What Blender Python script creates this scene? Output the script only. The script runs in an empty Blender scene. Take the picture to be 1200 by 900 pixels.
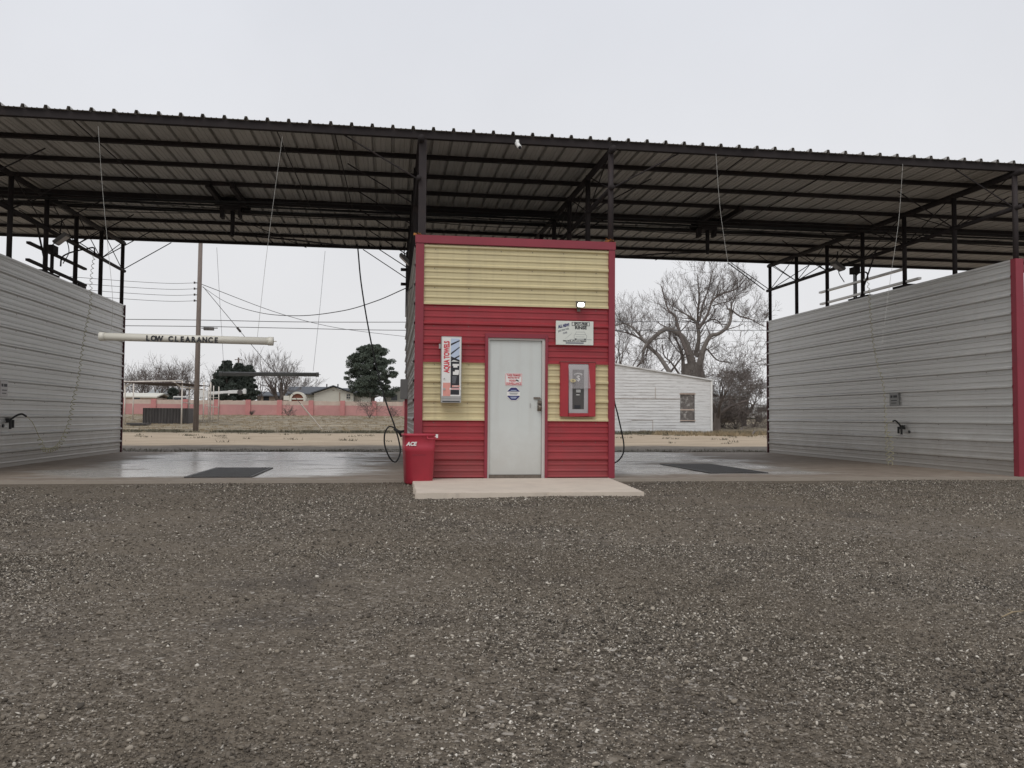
import bpy, bmesh, math, random
import numpy as np
from mathutils import Vector, Matrix
random.seed(11)
PI = math.pi
sc = bpy.context.scene
C = sc.collection

# ------------------------------------------------------------------ camera
F_PX, YAW, PITCH, ROLL, EYE, CAMD = 964.5, .1448, .0402, .0070, .9317, 12.4346
Fw = Vector((math.sin(YAW)*math.cos(PITCH), math.cos(YAW)*math.cos(PITCH), math.sin(PITCH)))
R0 = Vector((math.cos(YAW), -math.sin(YAW), 0))
U0 = R0.cross(Fw)
RX = R0*math.cos(ROLL) + U0*math.sin(ROLL)
UX = -R0*math.sin(ROLL) + U0*math.cos(ROLL)
EYEP = Vector((0, -CAMD, EYE))
cam = bpy.data.objects.new('camera', bpy.data.cameras.new('camera')); C.objects.link(cam)
cam.matrix_world = Matrix(((RX.x, UX.x, -Fw.x, 0), (RX.y, UX.y, -Fw.y, -CAMD), (RX.z, UX.z, -Fw.z, EYE), (0, 0, 0, 1)))
cam.data.sensor_width = 36; cam.data.lens = F_PX/1200*36
cam.data.clip_start = .05; cam.data.clip_end = 4000
sc.camera = cam

def ray(px, py): return Fw*F_PX + RX*(px-600) - UX*(py-450)
def aY(px, py, Y):                       # point of the photograph on the world plane at depth Y
    d = ray(px, py); return EYEP + d*((Y+CAMD)/d.y)
def aX(px, py, X):
    d = ray(px, py); return EYEP + d*(X/d.x)
def aZ(px, py, z=0.0):
    d = ray(px, py); return EYEP + d*((z-EYE)/d.z)
def gz(Y):                               # terrain height as a function of depth
    if Y < 38: return -.045 + .0*Y
    t = min(1, (Y-38)/46.0); t = t*t*(3-2*t)
    return -.045 + 1.0*t + max(0, Y-90)*.002*(1 if Y < 300 else 0) + (.42 if Y >= 300 else 0)

# ------------------------------------------------------------------ materials
def nt(m):
    m.use_nodes = True; n = m.node_tree.nodes; n.clear(); return n, m.node_tree.links
def M(name, col, rough=.6, metal=0., var=.12, vs=3., bump=0., bs=40., col2=None, amt=.5, vs2=1.2, coord='Object', stretch=None, spec=.5, grime=None, streak=0.):
    m = bpy.data.materials.new(name); n, l = nt(m)
    out = n.new('ShaderNodeOutputMaterial'); b = n.new('ShaderNodeBsdfPrincipled'); l.new(b.outputs[0], out.inputs[0])
    b.inputs['Roughness'].default_value = rough; b.inputs['Metallic'].default_value = metal
    b.inputs['Specular IOR Level'].default_value = spec
    tc = n.new('ShaderNodeTexCoord'); src = tc.outputs[coord]
    if stretch:
        mp = n.new('ShaderNodeMapping'); mp.inputs['Scale'].default_value = stretch; l.new(src, mp.inputs[0]); src = mp.outputs[0]
    nz = n.new('ShaderNodeTexNoise'); nz.inputs['Scale'].default_value = vs; nz.inputs['Detail'].default_value = 6; nz.inputs['Roughness'].default_value = .65
    l.new(src, nz.inputs['Vector'])
    mx = n.new('ShaderNodeMix'); mx.data_type = 'RGBA'
    mr = n.new('ShaderNodeMapRange'); mr.inputs[1].default_value = .3; mr.inputs[2].default_value = .7
    l.new(nz.outputs[0], mr.inputs[0]); l.new(mr.outputs[0], mx.inputs[0])
    mx.inputs[6].default_value = (*[c*(1-var) for c in col], 1); mx.inputs[7].default_value = (*[min(1, c*(1+var)) for c in col], 1)
    last = mx.outputs[2]
    if col2:
        n2 = n.new('ShaderNodeTexNoise'); n2.inputs['Scale'].default_value = vs2; n2.inputs['Detail'].default_value = 8; n2.inputs['Roughness'].default_value = .7
        l.new(src, n2.inputs['Vector'])
        m2 = n.new('ShaderNodeMapRange'); m2.inputs[1].default_value = .5+.12*(1-amt); m2.inputs[2].default_value = .5+.12*(1-amt)+.12; m2.inputs[4].default_value = amt
        l.new(n2.outputs[0], m2.inputs[0])
        mx2 = n.new('ShaderNodeMix'); mx2.data_type = 'RGBA'; l.new(m2.outputs[0], mx2.inputs[0]); l.new(last, mx2.inputs[6]); mx2.inputs[7].default_value = (*col2, 1)
        last = mx2.outputs[2]
    if grime:                                # splashed mud near the floor, stains with a ragged upper edge, water streaks
        sz = n.new('ShaderNodeSeparateXYZ'); l.new(tc.outputs[coord], sz.inputs[0])
        n4 = n.new('ShaderNodeTexNoise'); n4.inputs['Scale'].default_value = 2.6; n4.inputs['Detail'].default_value = 8; n4.inputs['Roughness'].default_value = .75; l.new(tc.outputs[coord], n4.inputs['Vector'])
        ad = n.new('ShaderNodeMath'); ad.operation = 'MULTIPLY_ADD'; l.new(n4.outputs[0], ad.inputs[0]); ad.inputs[1].default_value = -1.1; l.new(sz.outputs[2], ad.inputs[2])
        m3 = n.new('ShaderNodeMapRange'); m3.inputs[1].default_value = -.45; m3.inputs[2].default_value = .25; m3.inputs[3].default_value = grime[1]; m3.inputs[4].default_value = 0; l.new(ad.outputs[0], m3.inputs[0])
        mp4 = n.new('ShaderNodeMapping'); mp4.inputs['Scale'].default_value = (7, 7, .35); l.new(tc.outputs[coord], mp4.inputs[0])
        n5 = n.new('ShaderNodeTexNoise'); n5.inputs['Scale'].default_value = 1.5; n5.inputs['Detail'].default_value = 6; l.new(mp4.outputs[0], n5.inputs['Vector'])
        m5 = n.new('ShaderNodeMapRange'); m5.inputs[1].default_value = .52; m5.inputs[2].default_value = .72; m5.inputs[4].default_value = streak; l.new(n5.outputs[0], m5.inputs[0])
        mm = n.new('ShaderNodeMath'); mm.operation = 'MAXIMUM'; l.new(m3.outputs[0], mm.inputs[0]); l.new(m5.outputs[0], mm.inputs[1])
        mx3 = n.new('ShaderNodeMix'); mx3.data_type = 'RGBA'; l.new(mm.outputs[0], mx3.inputs[0]); l.new(last, mx3.inputs[6]); mx3.inputs[7].default_value = (*grime[0], 1); last = mx3.outputs[2]
    l.new(last, b.inputs['Base Color'])
    rr = n.new('ShaderNodeMapRange'); rr.inputs[3].default_value = max(.02, rough-.1); rr.inputs[4].default_value = min(1, rough+.12)
    l.new(nz.outputs[0], rr.inputs[0]); l.new(rr.outputs[0], b.inputs['Roughness'])
    if bump:
        n3 = n.new('ShaderNodeTexNoise'); n3.inputs['Scale'].default_value = bs; n3.inputs['Detail'].default_value = 5
        l.new(src, n3.inputs['Vector'])
        bp = n.new('ShaderNodeBump'); bp.inputs['Strength'].default_value = bump; bp.inputs['Distance'].default_value = .02
        l.new(n3.outputs[0], bp.inputs['Height']); l.new(bp.outputs[0], b.inputs['Normal'])
    return m

m_red = M('red_paint', (.325, .030, .039), .42, 0, .14, 1.5, .02, 8, (.24, .042, .052), .5, 2.5, stretch=(1, 1, 3), grime=((.20, .10, .09), .3), streak=.12)
m_redtrim = M('red_trim', (.26, .028, .045), .45, 0, .10, 2, .02, 8, (.21, .05, .055), .4, 4)
m_yel = M('yellow_paint', (.60, .515, .30), .45, 0, .07, 1.5, .02, 8, (.50, .42, .24), .5, 3, stretch=(1, 1, 4), grime=((.34, .28, .19), .3), streak=.22)
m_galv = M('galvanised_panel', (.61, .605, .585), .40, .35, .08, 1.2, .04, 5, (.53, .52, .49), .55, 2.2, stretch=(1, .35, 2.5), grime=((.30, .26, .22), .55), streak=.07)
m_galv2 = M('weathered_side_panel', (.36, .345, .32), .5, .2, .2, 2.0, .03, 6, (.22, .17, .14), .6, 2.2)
m_roof = M('roof_sheet_metal', (.43, .415, .39), .6, .1, .16, .8, .03, 6, (.31, .285, .25), .6, 1.2, stretch=(3.0, .35, 1))
m_steel = M('dark_primer_steel', (.032, .027, .027), .75, 0, .3, 2, .05, 20, (.055, .036, .030), .5, 3, spec=.15)
m_steel2 = M('pipe_post_steel', (.045, .037, .037), .7, 0, .25, 2, .05, 20, (.08, .05, .04), .5, 3, spec=.2)
m_black = M('black_rubber', (.012, .012, .012), .5, 0, .2)
m_wire = M('cable_black', (.02, .02, .02), .6, 0, .1)
m_wiref = M('far_cable_grey', (.10, .10, .105), .7, 0, .1)
m_door = M('door_white_grey', (.60, .625, .60), .45, 0, .03, 1.2, .015, 12, (.52, .53, .50), .4, 1.6, grime=((.36, .31, .26), .35), streak=.12)
m_doorframe = M('door_frame_paint', (.55, .52, .49), .5, 0, .06)
m_white = M('white_plastic', (.78, .77, .74), .4, 0, .03, 4)
m_signw = M('sign_white', (.70, .72, .66), .35, 0, .04, 6, 0, 1, (.58, .60, .52), .35, 7)
m_ink = M('ink_black', (.02, .02, .025), .5, 0, .1)
m_inkgrey = M('ink_grey', (.22, .23, .25), .5, 0, .1)
m_inkred = M('ink_red', (.62, .06, .08), .5, 0, .1)
m_pinkfade = M('faded_pink', (.72, .32, .27), .5, 0, .1, 9)
m_inkblue = M('ink_navy', (.03, .03, .14), .45, 0, .1)
m_palebl = M('pale_blue_print', (.50, .58, .72), .45, 0, .06)
m_chrome = M('worn_steel', (.45, .44, .42), .35, .8, .1, 8)
m_brass = M('tarnished_metal', (.20, .17, .14), .45, .6, .25, 20)
m_pvc = M('pvc_cream', (.72, .69, .60), .38, 0, .05, 3, 0, 1, (.56, .52, .42), .35, 3)
m_pvcgrey = M('pvc_shade_grey', (.30, .30, .29), .5, 0, .1, 3)  # unlit look of the rear pipe put into its colour; notice board shares it
m_string = M('string_white', (.42, .41, .38), .8, 0, .05)
m_stringd = M('string_grey', (.40, .40, .40), .8, 0, .05)
m_coil = M('coil_hose_yellowed', (.55, .52, .33), .35, 0, .08)
m_bin = M('bin_red', (.40, .028, .050), .48, 0, .08, 3, .02, 30, (.30, .03, .045), .5, 5)
m_pad = M('pad_concrete', (.62, .54, .45), .85, 0, .08, 2.5, .15, 60, (.50, .43, .35), .5, 3)
m_box = M('grey_box', (.17, .165, .16), .55, .2, .1)
m_plex = M('grey_panel', (.42, .40, .40), .3, .3, .08)
m_frame = M('bright_red_frame', (.36, .026, .035), .4, 0, .12, 4, .02, 20)
m_grate = M('drain_grate_steel', (.055, .05, .046), .5, .5, .25, 9)
m_darktrim = M('shaded_dark_trim', (.10, .025, .03), .6, 0, .25, 3)  # red trim with the shade at the rear wall ends put into its colour
m_wood = M('pole_wood', (.20, .165, .145), .9, 0, .25, 3, .3, 15, stretch=(6, 6, .5))
m_bark = M('bark_grey', (.145, .120, .105), .95, 0, .25, 2, .3, 10)
m_bark2 = M('bark_pale', (.175, .155, .138), .95, 0, .2, 1, .3, 10)
m_twig = M('twigs_brown', (.135, .112, .10), .95, 0, .2, 1)
m_pine = M('pine_needles', (.085, .105, .080), .8, 0, .45, .9)
m_pine2 = M('cedar_needles', (.055, .068, .055), .8, 0, .45, .9)
m_pinkw = M('pink_painted_block', (.50, .26, .245), .85, 0, .10, .8, .1, 10, (.62, .37, .34), .6, .5)
m_pinkp = M('pink_pilaster', (.52, .225, .215), .85, 0, .12, 1.5)
m_cap = M('pale_cap', (.55, .44, .37), .85, 0, .12, 1.5, 0, 1, (.66, .60, .54), .5, 1.2)
m_hwhite = M('house_white', (.66, .64, .56), .8, 0, .05, 1)
m_htan = M('house_tan', (.40, .32, .26), .85, 0, .1, 1)
m_hgrey = M('house_greygreen', (.33, .33, .29), .85, 0, .08, 1)
m_hblue = M('house_bluegrey', (.46, .48, .48), .85, 0, .08, 1)
m_hroof = M('shingle_grey', (.11, .118, .13), .9, 0, .15, 2)
m_glass = M('window_dark', (.05, .055, .06), .15, 0, .2)
m_brick = M('red_brown_infill', (.25, .09, .055), .8, 0, .2, 3)
m_pipew = M('white_pipe_paint', (.68, .62, .55), .6, 0, .12, 3)
m_tin = M('dark_tin', (.085, .078, .075), .7, .1, .4, .9, .1, 3, (.17, .16, .15), .6, .8, stretch=(4, 4, .6))
m_brownroof = M('rust_underside', (.075, .05, .045), .8, 0, .2, 1)
m_truck = M('truck_white', (.70, .70, .68), .5, 0, .06, 2)
m_grass = M('dry_grass_blades', (.30, .235, .145), .95, 0, .3, .6)
m_grassd = M('dark_weed_blades', (.12, .11, .075), .95, 0, .3, .8)
m_bush = M('dark_bush_leaves', (.055, .065, .045), .9, 0, .4, 2)
m_leaf = M('orange_leaves', (.50, .22, .06), .9, 0, .35, 40)

# lit lamp glass
m_lamp = bpy.data.materials.new('lit_lamp_glass'); n, l = nt(m_lamp)
o_ = n.new('ShaderNodeOutputMaterial'); e_ = n.new('ShaderNodeEmission'); e_.inputs[0].default_value = (1, .98, .9, 1); e_.inputs[1].default_value = 6
l.new(e_.outputs[0], o_.inputs[0])
# translucent sagging plastic cover on the changer
m_flap = bpy.data.materials.new('clear_plastic_flap'); n, l = nt(m_flap)
o_ = n.new('ShaderNodeOutputMaterial'); d_ = n.new('ShaderNodeBsdfPrincipled'); t_ = n.new('ShaderNodeBsdfTransparent'); x_ = n.new('ShaderNodeMixShader')
d_.inputs['Base Color'].default_value = (.72, .68, .68, 1); d_.inputs['Roughness'].default_value = .25; x_.inputs[0].default_value = .30
l.new(t_.outputs[0], x_.inputs[1]); l.new(d_.outputs[0], x_.inputs[2]); l.new(x_.outputs[0], o_.inputs[0])

# shed boards: peeling white paint with horizontal board lines
m_shed = bpy.data.materials.new('peeling_white_boards'); n, l = nt(m_shed)
o_ = n.new('ShaderNodeOutputMaterial'); b = n.new('ShaderNodeBsdfPrincipled'); l.new(b.outputs[0], o_.inputs[0]); b.inputs['Roughness'].default_value = .85
tc = n.new('ShaderNodeTexCoord'); mp = n.new('ShaderNodeMapping'); mp.inputs['Scale'].default_value = (.35, 1, 5.5); l.new(tc.outputs['Object'], mp.inputs[0])
nz = n.new('ShaderNodeTexNoise'); nz.inputs['Scale'].default_value = 2.2; nz.inputs['Detail'].default_value = 9; nz.inputs['Roughness'].default_value = .75; l.new(mp.outputs[0], nz.inputs['Vector'])
cr = n.new('ShaderNodeValToRGB'); cr.color_ramp.elements[0].position = .34; cr.color_ramp.elements[0].color = (.36, .34, .32, 1)
cr.color_ramp.elements[1].position = .50; cr.color_ramp.elements[1].color = (.69, .69, .68, 1)
l.new(nz.outputs[0], cr.inputs[0]); l.new(cr.outputs[0], b.inputs['Base Color'])

# --- the ground sheet: gravel lot, dark lane, sand strip, dry field, by world depth
m_ground = bpy.data.materials.new('ground_gravel_sand_field'); n, l = nt(m_ground)
o_ = n.new('ShaderNodeOutputMaterial'); b = n.new('ShaderNodeBsdfPrincipled'); l.new(b.outputs[0], o_.inputs[0]); b.inputs['Roughness'].default_value = .92; b.inputs['Specular IOR Level'].default_value = .25
tc = n.new('ShaderNodeTexCoord'); OB = tc.outputs['Object']
def noise(scale, det=5, rough=.6, vec=None):
    k = n.new('ShaderNodeTexNoise'); k.inputs['Scale'].default_value = scale; k.inputs['Detail'].default_value = det; k.inputs['Roughness'].default_value = rough
    l.new(vec or OB, k.inputs['Vector']); return k.outputs[0]
def ramp(src, stops):
    k = n.new('ShaderNodeValToRGB'); el = k.color_ramp.elements
    while len(el) < len(stops): el.new(.5)
    for e, (p, c) in zip(el, stops): e.position = p; e.color = (*c, 1)
    l.new(src, k.inputs[0]); return k.outputs[0]
def mixc(f, a, c, mode='MIX'):
    k = n.new('ShaderNodeMix'); k.data_type = 'RGBA'; k.blend_type = mode
    if isinstance(f, float): k.inputs[0].default_value = f
    else: l.new(f, k.inputs[0])
    for i, v in ((6, a), (7, c)):
        if isinstance(v, tuple): k.inputs[i].default_value = (*v, 1)
        else: l.new(v, k.inputs[i])
    return k.outputs[2]
def rng(src, a, c, lo=0., hi=1.):
    k = n.new('ShaderNodeMapRange'); k.inputs[1].default_value = a; k.inputs[2].default_value = c; k.inputs[3].default_value = lo; k.inputs[4].default_value = hi
    l.new(src, k.inputs[0]); return k.outputs[0]
def mth(op, a, c):
    k = n.new('ShaderNodeMath'); k.operation = op
    for i, v in ((0, a), (1, c)):
        if isinstance(v, (int, float)): k.inputs[i].default_value = v
        else: l.new(v, k.inputs[i])
    return k.outputs[0]
vo = n.new('ShaderNodeTexVoronoi'); vo.inputs['Scale'].default_value = 85; l.new(OB, vo.inputs['Vector'])
vo2 = n.new('ShaderNodeTexVoronoi'); vo2.inputs['Scale'].default_value = 38; l.new(OB, vo2.inputs['Vector'])
sep = n.new('ShaderNodeSeparateColor'); l.new(vo.outputs['Color'], sep.inputs[0])
sep2 = n.new('ShaderNodeSeparateColor'); l.new(vo2.outputs['Color'], sep2.inputs[0])
st = [(0, (.037, .030, .023)), (.35, (.082, .067, .051)), (.62, (.14, .116, .089)), (.86, (.25, .212, .168)), (.97, (.45, .41, .36)), (1, (.6, .56, .5))]
g1 = ramp(sep.outputs[0], st); g2 = ramp(sep2.outputs[1], st)
grav = mixc(rng(noise(9, 3), .45, .6), g1, g2)
dirt = mixc(rng(noise(60, 6, .75), .3, .7), (.108, .087, .064), (.22, .182, .136))
big = noise(.55, 6, .65)
grav = mixc(rng(big, .42, .60, .25, .85), grav, dirt)
dk = noise(.8, 6, .7)
grav = mixc(rng(dk, .54, .66, 0, .55), grav, (.062, .052, .045))
# bands by depth
sx = n.new('ShaderNodeSeparateXYZ'); l.new(OB, sx.inputs[0])
stv = n.new('ShaderNodeMapping'); stv.inputs['Scale'].default_value = (.25, 1, 1); l.new(OB, stv.inputs[0])
yy = mth('ADD', sx.outputs[1], mth('MULTIPLY', mth('SUBTRACT', noise(.35, 5, .6), .5), 5.0))
sand = mixc(rng(noise(1.1, 6, .7, stv.outputs[0]), .35, .65), (.36, .28, .20), (.54, .44, .32))
sand = mixc(rng(noise(.8, 6, .7, stv.outputs[0]), .60, .68, 0, .7), sand, (.16, .125, .09))
lane = mixc(rng(noise(2.2, 7, .8), .3, .7), (.11, .096, .08), (.26, .23, .19))
lane = mixc(rng(noise(.9, 7, .75, stv.outputs[0]), .52, .62, 0, .7), lane, (.06, .052, .042))
fld = mixc(rng(noise(.55, 7, .7, stv.outputs[0]), .35, .62), (.16, .138, .10), (.36, .30, .215))
fld = mixc(rng(noise(.3, 6, .7, stv.outputs[0]), .56, .66, 0, .6), fld, (.42, .35, .25))
c = mixc(rng(sx.outputs[1], 6, 7), grav, lane)
c = mixc(rng(yy, 14.5, 16.0), c, sand)
c = mixc(rng(yy, 33.0, 34.2), c, fld)
l.new(c, b.inputs['Base Color'])
near = rng(sx.outputs[1], 6, 7, 1, 0)
h = mth('ADD', mth('MULTIPLY', vo.outputs['Distance'], -.008), mth('MULTIPLY', vo2.outputs['Distance'], -.012))
h = mth('ADD', h, mth('MULTIPLY', noise(14, 5), .02))
bp = n.new('ShaderNodeBump'); bp.inputs['Strength'].default_value = .8; bp.inputs['Distance'].default_value = 1; l.new(h, bp.inputs['Height']); l.new(bp.outputs[0], b.inputs['Normal'])

# --- wash bay concrete with wet patches
m_slab = bpy.data.materials.new('wet_wash_bay_concrete'); n, l = nt(m_slab)
o_ = n.new('ShaderNodeOutputMaterial'); b = n.new('ShaderNodeBsdfPrincipled'); l.new(b.outputs[0], o_.inputs[0])
tc = n.new('ShaderNodeTexCoord'); OB = tc.outputs['Object']
sx = n.new('ShaderNodeSeparateXYZ'); l.new(OB, sx.inputs[0])
dry = mixc(rng(noise(2.5, 7, .7), .3, .7), (.20, .158, .122), (.34, .28, .225))
wet_sheen_col = mixc(rng(noise(1.3, 7, .7), .3, .7), (.32, .295, .265), (.50, .475, .435))  # paler than dry: sky reflection on the wet floor painted into the base colour
def bump_x(cx, hw):          # 1 near cx, 0 beyond hw
    return rng(mth('ABSOLUTE', mth('SUBTRACT', sx.outputs[0], cx), 0), hw*.55, hw, 1, 0)
stv = n.new('ShaderNodeMapping'); stv.inputs['Scale'].default_value = (.45, 1, 1); l.new(OB, stv.inputs[0])
ins = mth('MAXIMUM', bump_x(-2.8, 3.4), mth('MULTIPLY', bump_x(5.4, 3.0), .86))
ins = mth('MULTIPLY', ins, rng(sx.outputs[1], .1, .9))
wet = rng(mth('ADD', mth('MULTIPLY', ins, .34), mth('MULTIPLY', noise(.9, 8, .72, stv.outputs[0]), 1.1)), .68, .86)
col = mixc(wet, dry, wet_sheen_col)
edge = rng(mth('ADD', sx.outputs[1], mth('MULTIPLY', noise(3, 5), .25)), .02, .16, .75, 0)
col = mixc(edge, col, (.33, .29, .24))
l.new(col, b.inputs['Base Color'])
rgh = rng(wet, 0, 1, .75, .19)
l.new(mth('ADD', rgh, mth('MULTIPLY', mth('SUBTRACT', noise(2.2, 7, .75, stv.outputs[0]), .5), .30)), b.inputs['Roughness'])
bp = n.new('ShaderNodeBump'); bp.inputs['Strength'].default_value = .25; bp.inputs['Distance'].default_value = .004; l.new(noise(5, 8, .7), bp.inputs['Height']); l.new(bp.outputs[0], b.inputs['Normal'])

# --- loose stones, one random tone per stone
m_stone = bpy.data.materials.new('loose_stones'); n, l = nt(m_stone)
o_ = n.new('ShaderNodeOutputMaterial'); b = n.new('ShaderNodeBsdfPrincipled'); l.new(b.outputs[0], o_.inputs[0]); b.inputs['Roughness'].default_value = .85
ge = n.new('ShaderNodeNewGeometry')
tc = n.new('ShaderNodeTexCoord'); OB = tc.outputs['Object']
stc = ramp(ge.outputs['Random Per Island'], [(0, (.030, .025, .019)), (.30, (.078, .064, .048)), (.52, (.140, .117, .089)), (.70, (.235, .200, .155)), (.84, (.40, .35, .28)), (.93, (.60, .54, .45)), (1, (.80, .75, .66))])
stc = mixc(rng(noise(.6, 6, .68), .41, .64, 0, .55), stc, (.165, .133, .098))   # dust lying on the stones in patches
stc = mixc(rng(noise(1.1, 5, .65), .56, .68, 0, .5), stc, (.038, .031, .025))   # damp dark fines
l.new(stc, b.inputs['Base Color'])

# ------------------------------------------------------------------ mesh builder
class MB:
    def __init__(s): s.v = []; s.f = []; s.m = []
    def quad(s, a, b, c, d, m=0):
        i = len(s.v); s.v += [tuple(a), tuple(b), tuple(c), tuple(d)]; s.f.append((i, i+1, i+2, i+3)); s.m.append(m); return s
    def poly(s, pts, m=0):
        i = len(s.v); s.v += [tuple(p) for p in pts]; s.f.append(tuple(range(i, i+len(pts)))); s.m.append(m); return s
    def box(s, x0, x1, y0, y1, z0, z1, m=0):
        return s.obox(Vector(((x0+x1)/2, (y0+y1)/2, (z0+z1)/2)), Vector((1, 0, 0)), Vector((0, 1, 0)), Vector((0, 0, 1)), abs(x1-x0)/2, abs(y1-y0)/2, abs(z1-z0)/2, m)
    def obox(s, c, ux, uy, uz, hx, hy, hz, m=0):
        i = len(s.v)
        for a, b_, d in ((-1, -1, -1), (1, -1, -1), (1, 1, -1), (-1, 1, -1), (-1, -1, 1), (1, -1, 1), (1, 1, 1), (-1, 1, 1)):
            s.v.append(tuple(c + ux*(a*hx) + uy*(b_*hy) + uz*(d*hz)))
        for f in ((0, 3, 2, 1), (4, 5, 6, 7), (0, 1, 5, 4), (1, 2, 6, 5), (2, 3, 7, 6), (3, 0, 4, 7)):
            s.f.append(tuple(i+k for k in f)); s.m.append(m)
        return s
    def bar(s, p, q, w, h=None, m=0, up=Vector((0, 0, 1))):
        p = Vector(p); q = Vector(q); d = q-p; L = d.length; d.normalize()
        sd = d.cross(up)
        if sd.length < 1e-4: sd = d.cross(Vector((1, 0, 0)))
        sd.normalize(); u = sd.cross(d)
        return s.obox((p+q)/2, sd, d, u, w/2, L/2, (h or w)/2, m)
    def tube(s, pts, r, sides=8, m=0, caps=True):
        pts = [Vector(p) for p in pts]; k = len(pts)
        rs = r if isinstance(r, (list, tuple)) else [r]*k
        d = (pts[1]-pts[0]).normalized()
        a = d.cross(Vector((0, 0, 1)))
        if a.length < .05: a = d.cross(Vector((1, 0, 0)))
        a.normalize(); base = len(s.v)
        for i, p in enumerate(pts):
            dd = (pts[min(i+1, k-1)] - pts[max(i-1, 0)])
            if dd.length < 1e-9: dd = d
            dd = dd.normalized(); a = (a - dd*a.dot(dd))
            if a.length < 1e-6: a = dd.cross(Vector((0, 1, .1)))
            a.normalize(); b_ = dd.cross(a)
            for j in range(sides):
                t = 2*PI*j/sides; s.v.append(tuple(p + (a*math.cos(t) + b_*math.sin(t))*rs[i]))
        for i in range(k-1):
            for j in range(sides):
                j2 = (j+1) % sides
                s.f.append((base+i*sides+j, base+i*sides+j2, base+(i+1)*sides+j2, base+(i+1)*sides+j)); s.m.append(m)
        if caps:
            s.f.append(tuple(base+j for j in reversed(range(sides)))); s.m.append(m)
            s.f.append(tuple(base+(k-1)*sides+j for j in range(sides))); s.m.append(m)
        return s
    def prism(s, pts, ext, m=0):              # closed outline pushed along the vector ext
        pts = [Vector(p) for p in pts]; e = Vector(ext); k = len(pts)
        s.poly(pts, m); s.poly([p+e for p in reversed(pts)], m)
        for i in range(k): s.quad(pts[(i+1) % k], pts[i], pts[i]+e, pts[(i+1) % k]+e, m)
        return s
    def text(s, txt, h, o, right=(1, 0, 0), up=(0, 0, 1), depth=.003, bold=0., m=0, align='CENTER', shear=0., sx=1., space=1.):
        cu = bpy.data.curves.new('t', 'FONT'); cu.body = txt; cu.size = 1; cu.align_x = align; cu.align_y = 'CENTER'
        cu.extrude = .01; cu.offset = bold; cu.shear = shear; cu.resolution_u = 3; cu.space_character = space
        ob = bpy.data.objects.new('t', cu); C.objects.link(ob); bpy.context.view_layer.update()
        me = bpy.data.meshes.new_from_object(ob.evaluated_get(bpy.context.evaluated_depsgraph_get()))
        R = Vector(right).normalized(); U = Vector(up).normalized(); N = R.cross(U); o = Vector(o); i = len(s.v)
        sc_ = h/.72
        for v in me.vertices: s.v.append(tuple(o + R*(v.co.x*sc_*sx) + U*(v.co.y*sc_) + N*(depth*.5*(1 if v.co.z > 0 else -1))))
        for p in me.polygons: s.f.append(tuple(i+k for k in p.vertices)); s.m.append(m)
        C.objects.unlink(ob); bpy.data.objects.remove(ob); bpy.data.curves.remove(cu); bpy.data.meshes.remove(me)
        return s
    def build(s, name, mats, parent=None, smooth=False, bevel=0.):
        me = bpy.data.meshes.new(name); off = parent.location if parent is not None else Vector((0, 0, 0))
        if parent is not None and parent.parent is not None: off = parent['_w'] if '_w' in parent else off
        if parent is not None and parent.type == 'MESH' and parent.parent is not None: off = parent.parent.location
        me.from_pydata([(a-off[0], b-off[1], c-off[2]) for a, b, c in s.v], [], s.f)
        if not isinstance(mats, (list, tuple)): mats = [mats]
        for m in mats: me.materials.append(m)
        me.polygons.foreach_set('material_index', s.m); 
        if smooth: me.polygons.foreach_set('use_smooth', [True]*len(me.polygons))
        me.validate(); me.update()
        o = bpy.data.objects.new(name, me); C.objects.link(o)
        if parent is not None: o.parent = parent
        if bevel:
            bm = bmesh.new(); bm.from_mesh(me); bmesh.ops.remove_doubles(bm, verts=bm.verts, dist=1e-5)
            es = [e for e in bm.edges if len(e.link_faces) == 2 and e.calc_face_angle(0) > .6]
            bmesh.ops.bevel(bm, geom=es, offset=bevel, segments=2, affect='EDGES'); bm.to_mesh(me); bm.free()
        return o
def tag(o, label=None, cat=None, group=None, kind=None):
    if label: o['label'] = label
    if cat: o['category'] = cat
    if group: o['group'] = group
    if kind: o['kind'] = kind
    return o
def thing(name, loc, label, cat, group=None):
    o = bpy.data.objects.new(name, None); C.objects.link(o); o.location = loc; o.empty_display_size = .2
    return tag(o, label, cat, group)
def plant_root(mb, name, mats, loc, label, cat, group=None, smooth=False):
    o = mb.build(name, mats, None, smooth); return tag(o, label, cat, group)
X_, Y_, Z_ = Vector((1, 0, 0)), Vector((0, 1, 0)), Vector((0, 0, 1))

# ------------------------------------------------------------------ key dimensions
BX0, BX1, BH, BD = .3406, 3.408, 3.652, 8.9
WL, WR, WH, DEP = -6.64, 10.363, 3.652, 9.2
def zr(Y): return 5.15 + .010*Y          # underside of the purlins

# ================================================================== SETTING
ys = list(np.concatenate([np.arange(-40, -13, 3), np.arange(-13, 0, .25), np.arange(0, 40, 1.5), np.arange(40, 110, 3), np.arange(110, 300, 20), [300, 600, 1200, 2500]]))
xs = list(np.concatenate([[-1500, -600, -300, -150], np.arange(-80, -16, 8), np.arange(-16, 16, .5), np.arange(16, 81, 8), [150, 300, 600, 1500]]))
mb = MB()
for j, y in enumerate(ys):
    for i, x in enumerate(xs):
        z = gz(y)
        if y < -.4: z += .010*math.sin(x*1.7+y*.9)+.008*math.sin(x*.6-y*2.1+1) - .005
        mb.v.append((x, y, z))
nx = len(xs)
for j in range(len(ys)-1):
    for i in range(nx-1):
        mb.f.append((j*nx+i, j*nx+i+1, (j+1)*nx+i+1, (j+1)*nx+i)); mb.m.append(0)
g = mb.build('ground', m_ground, None, True); tag(g, kind='structure')

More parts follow.
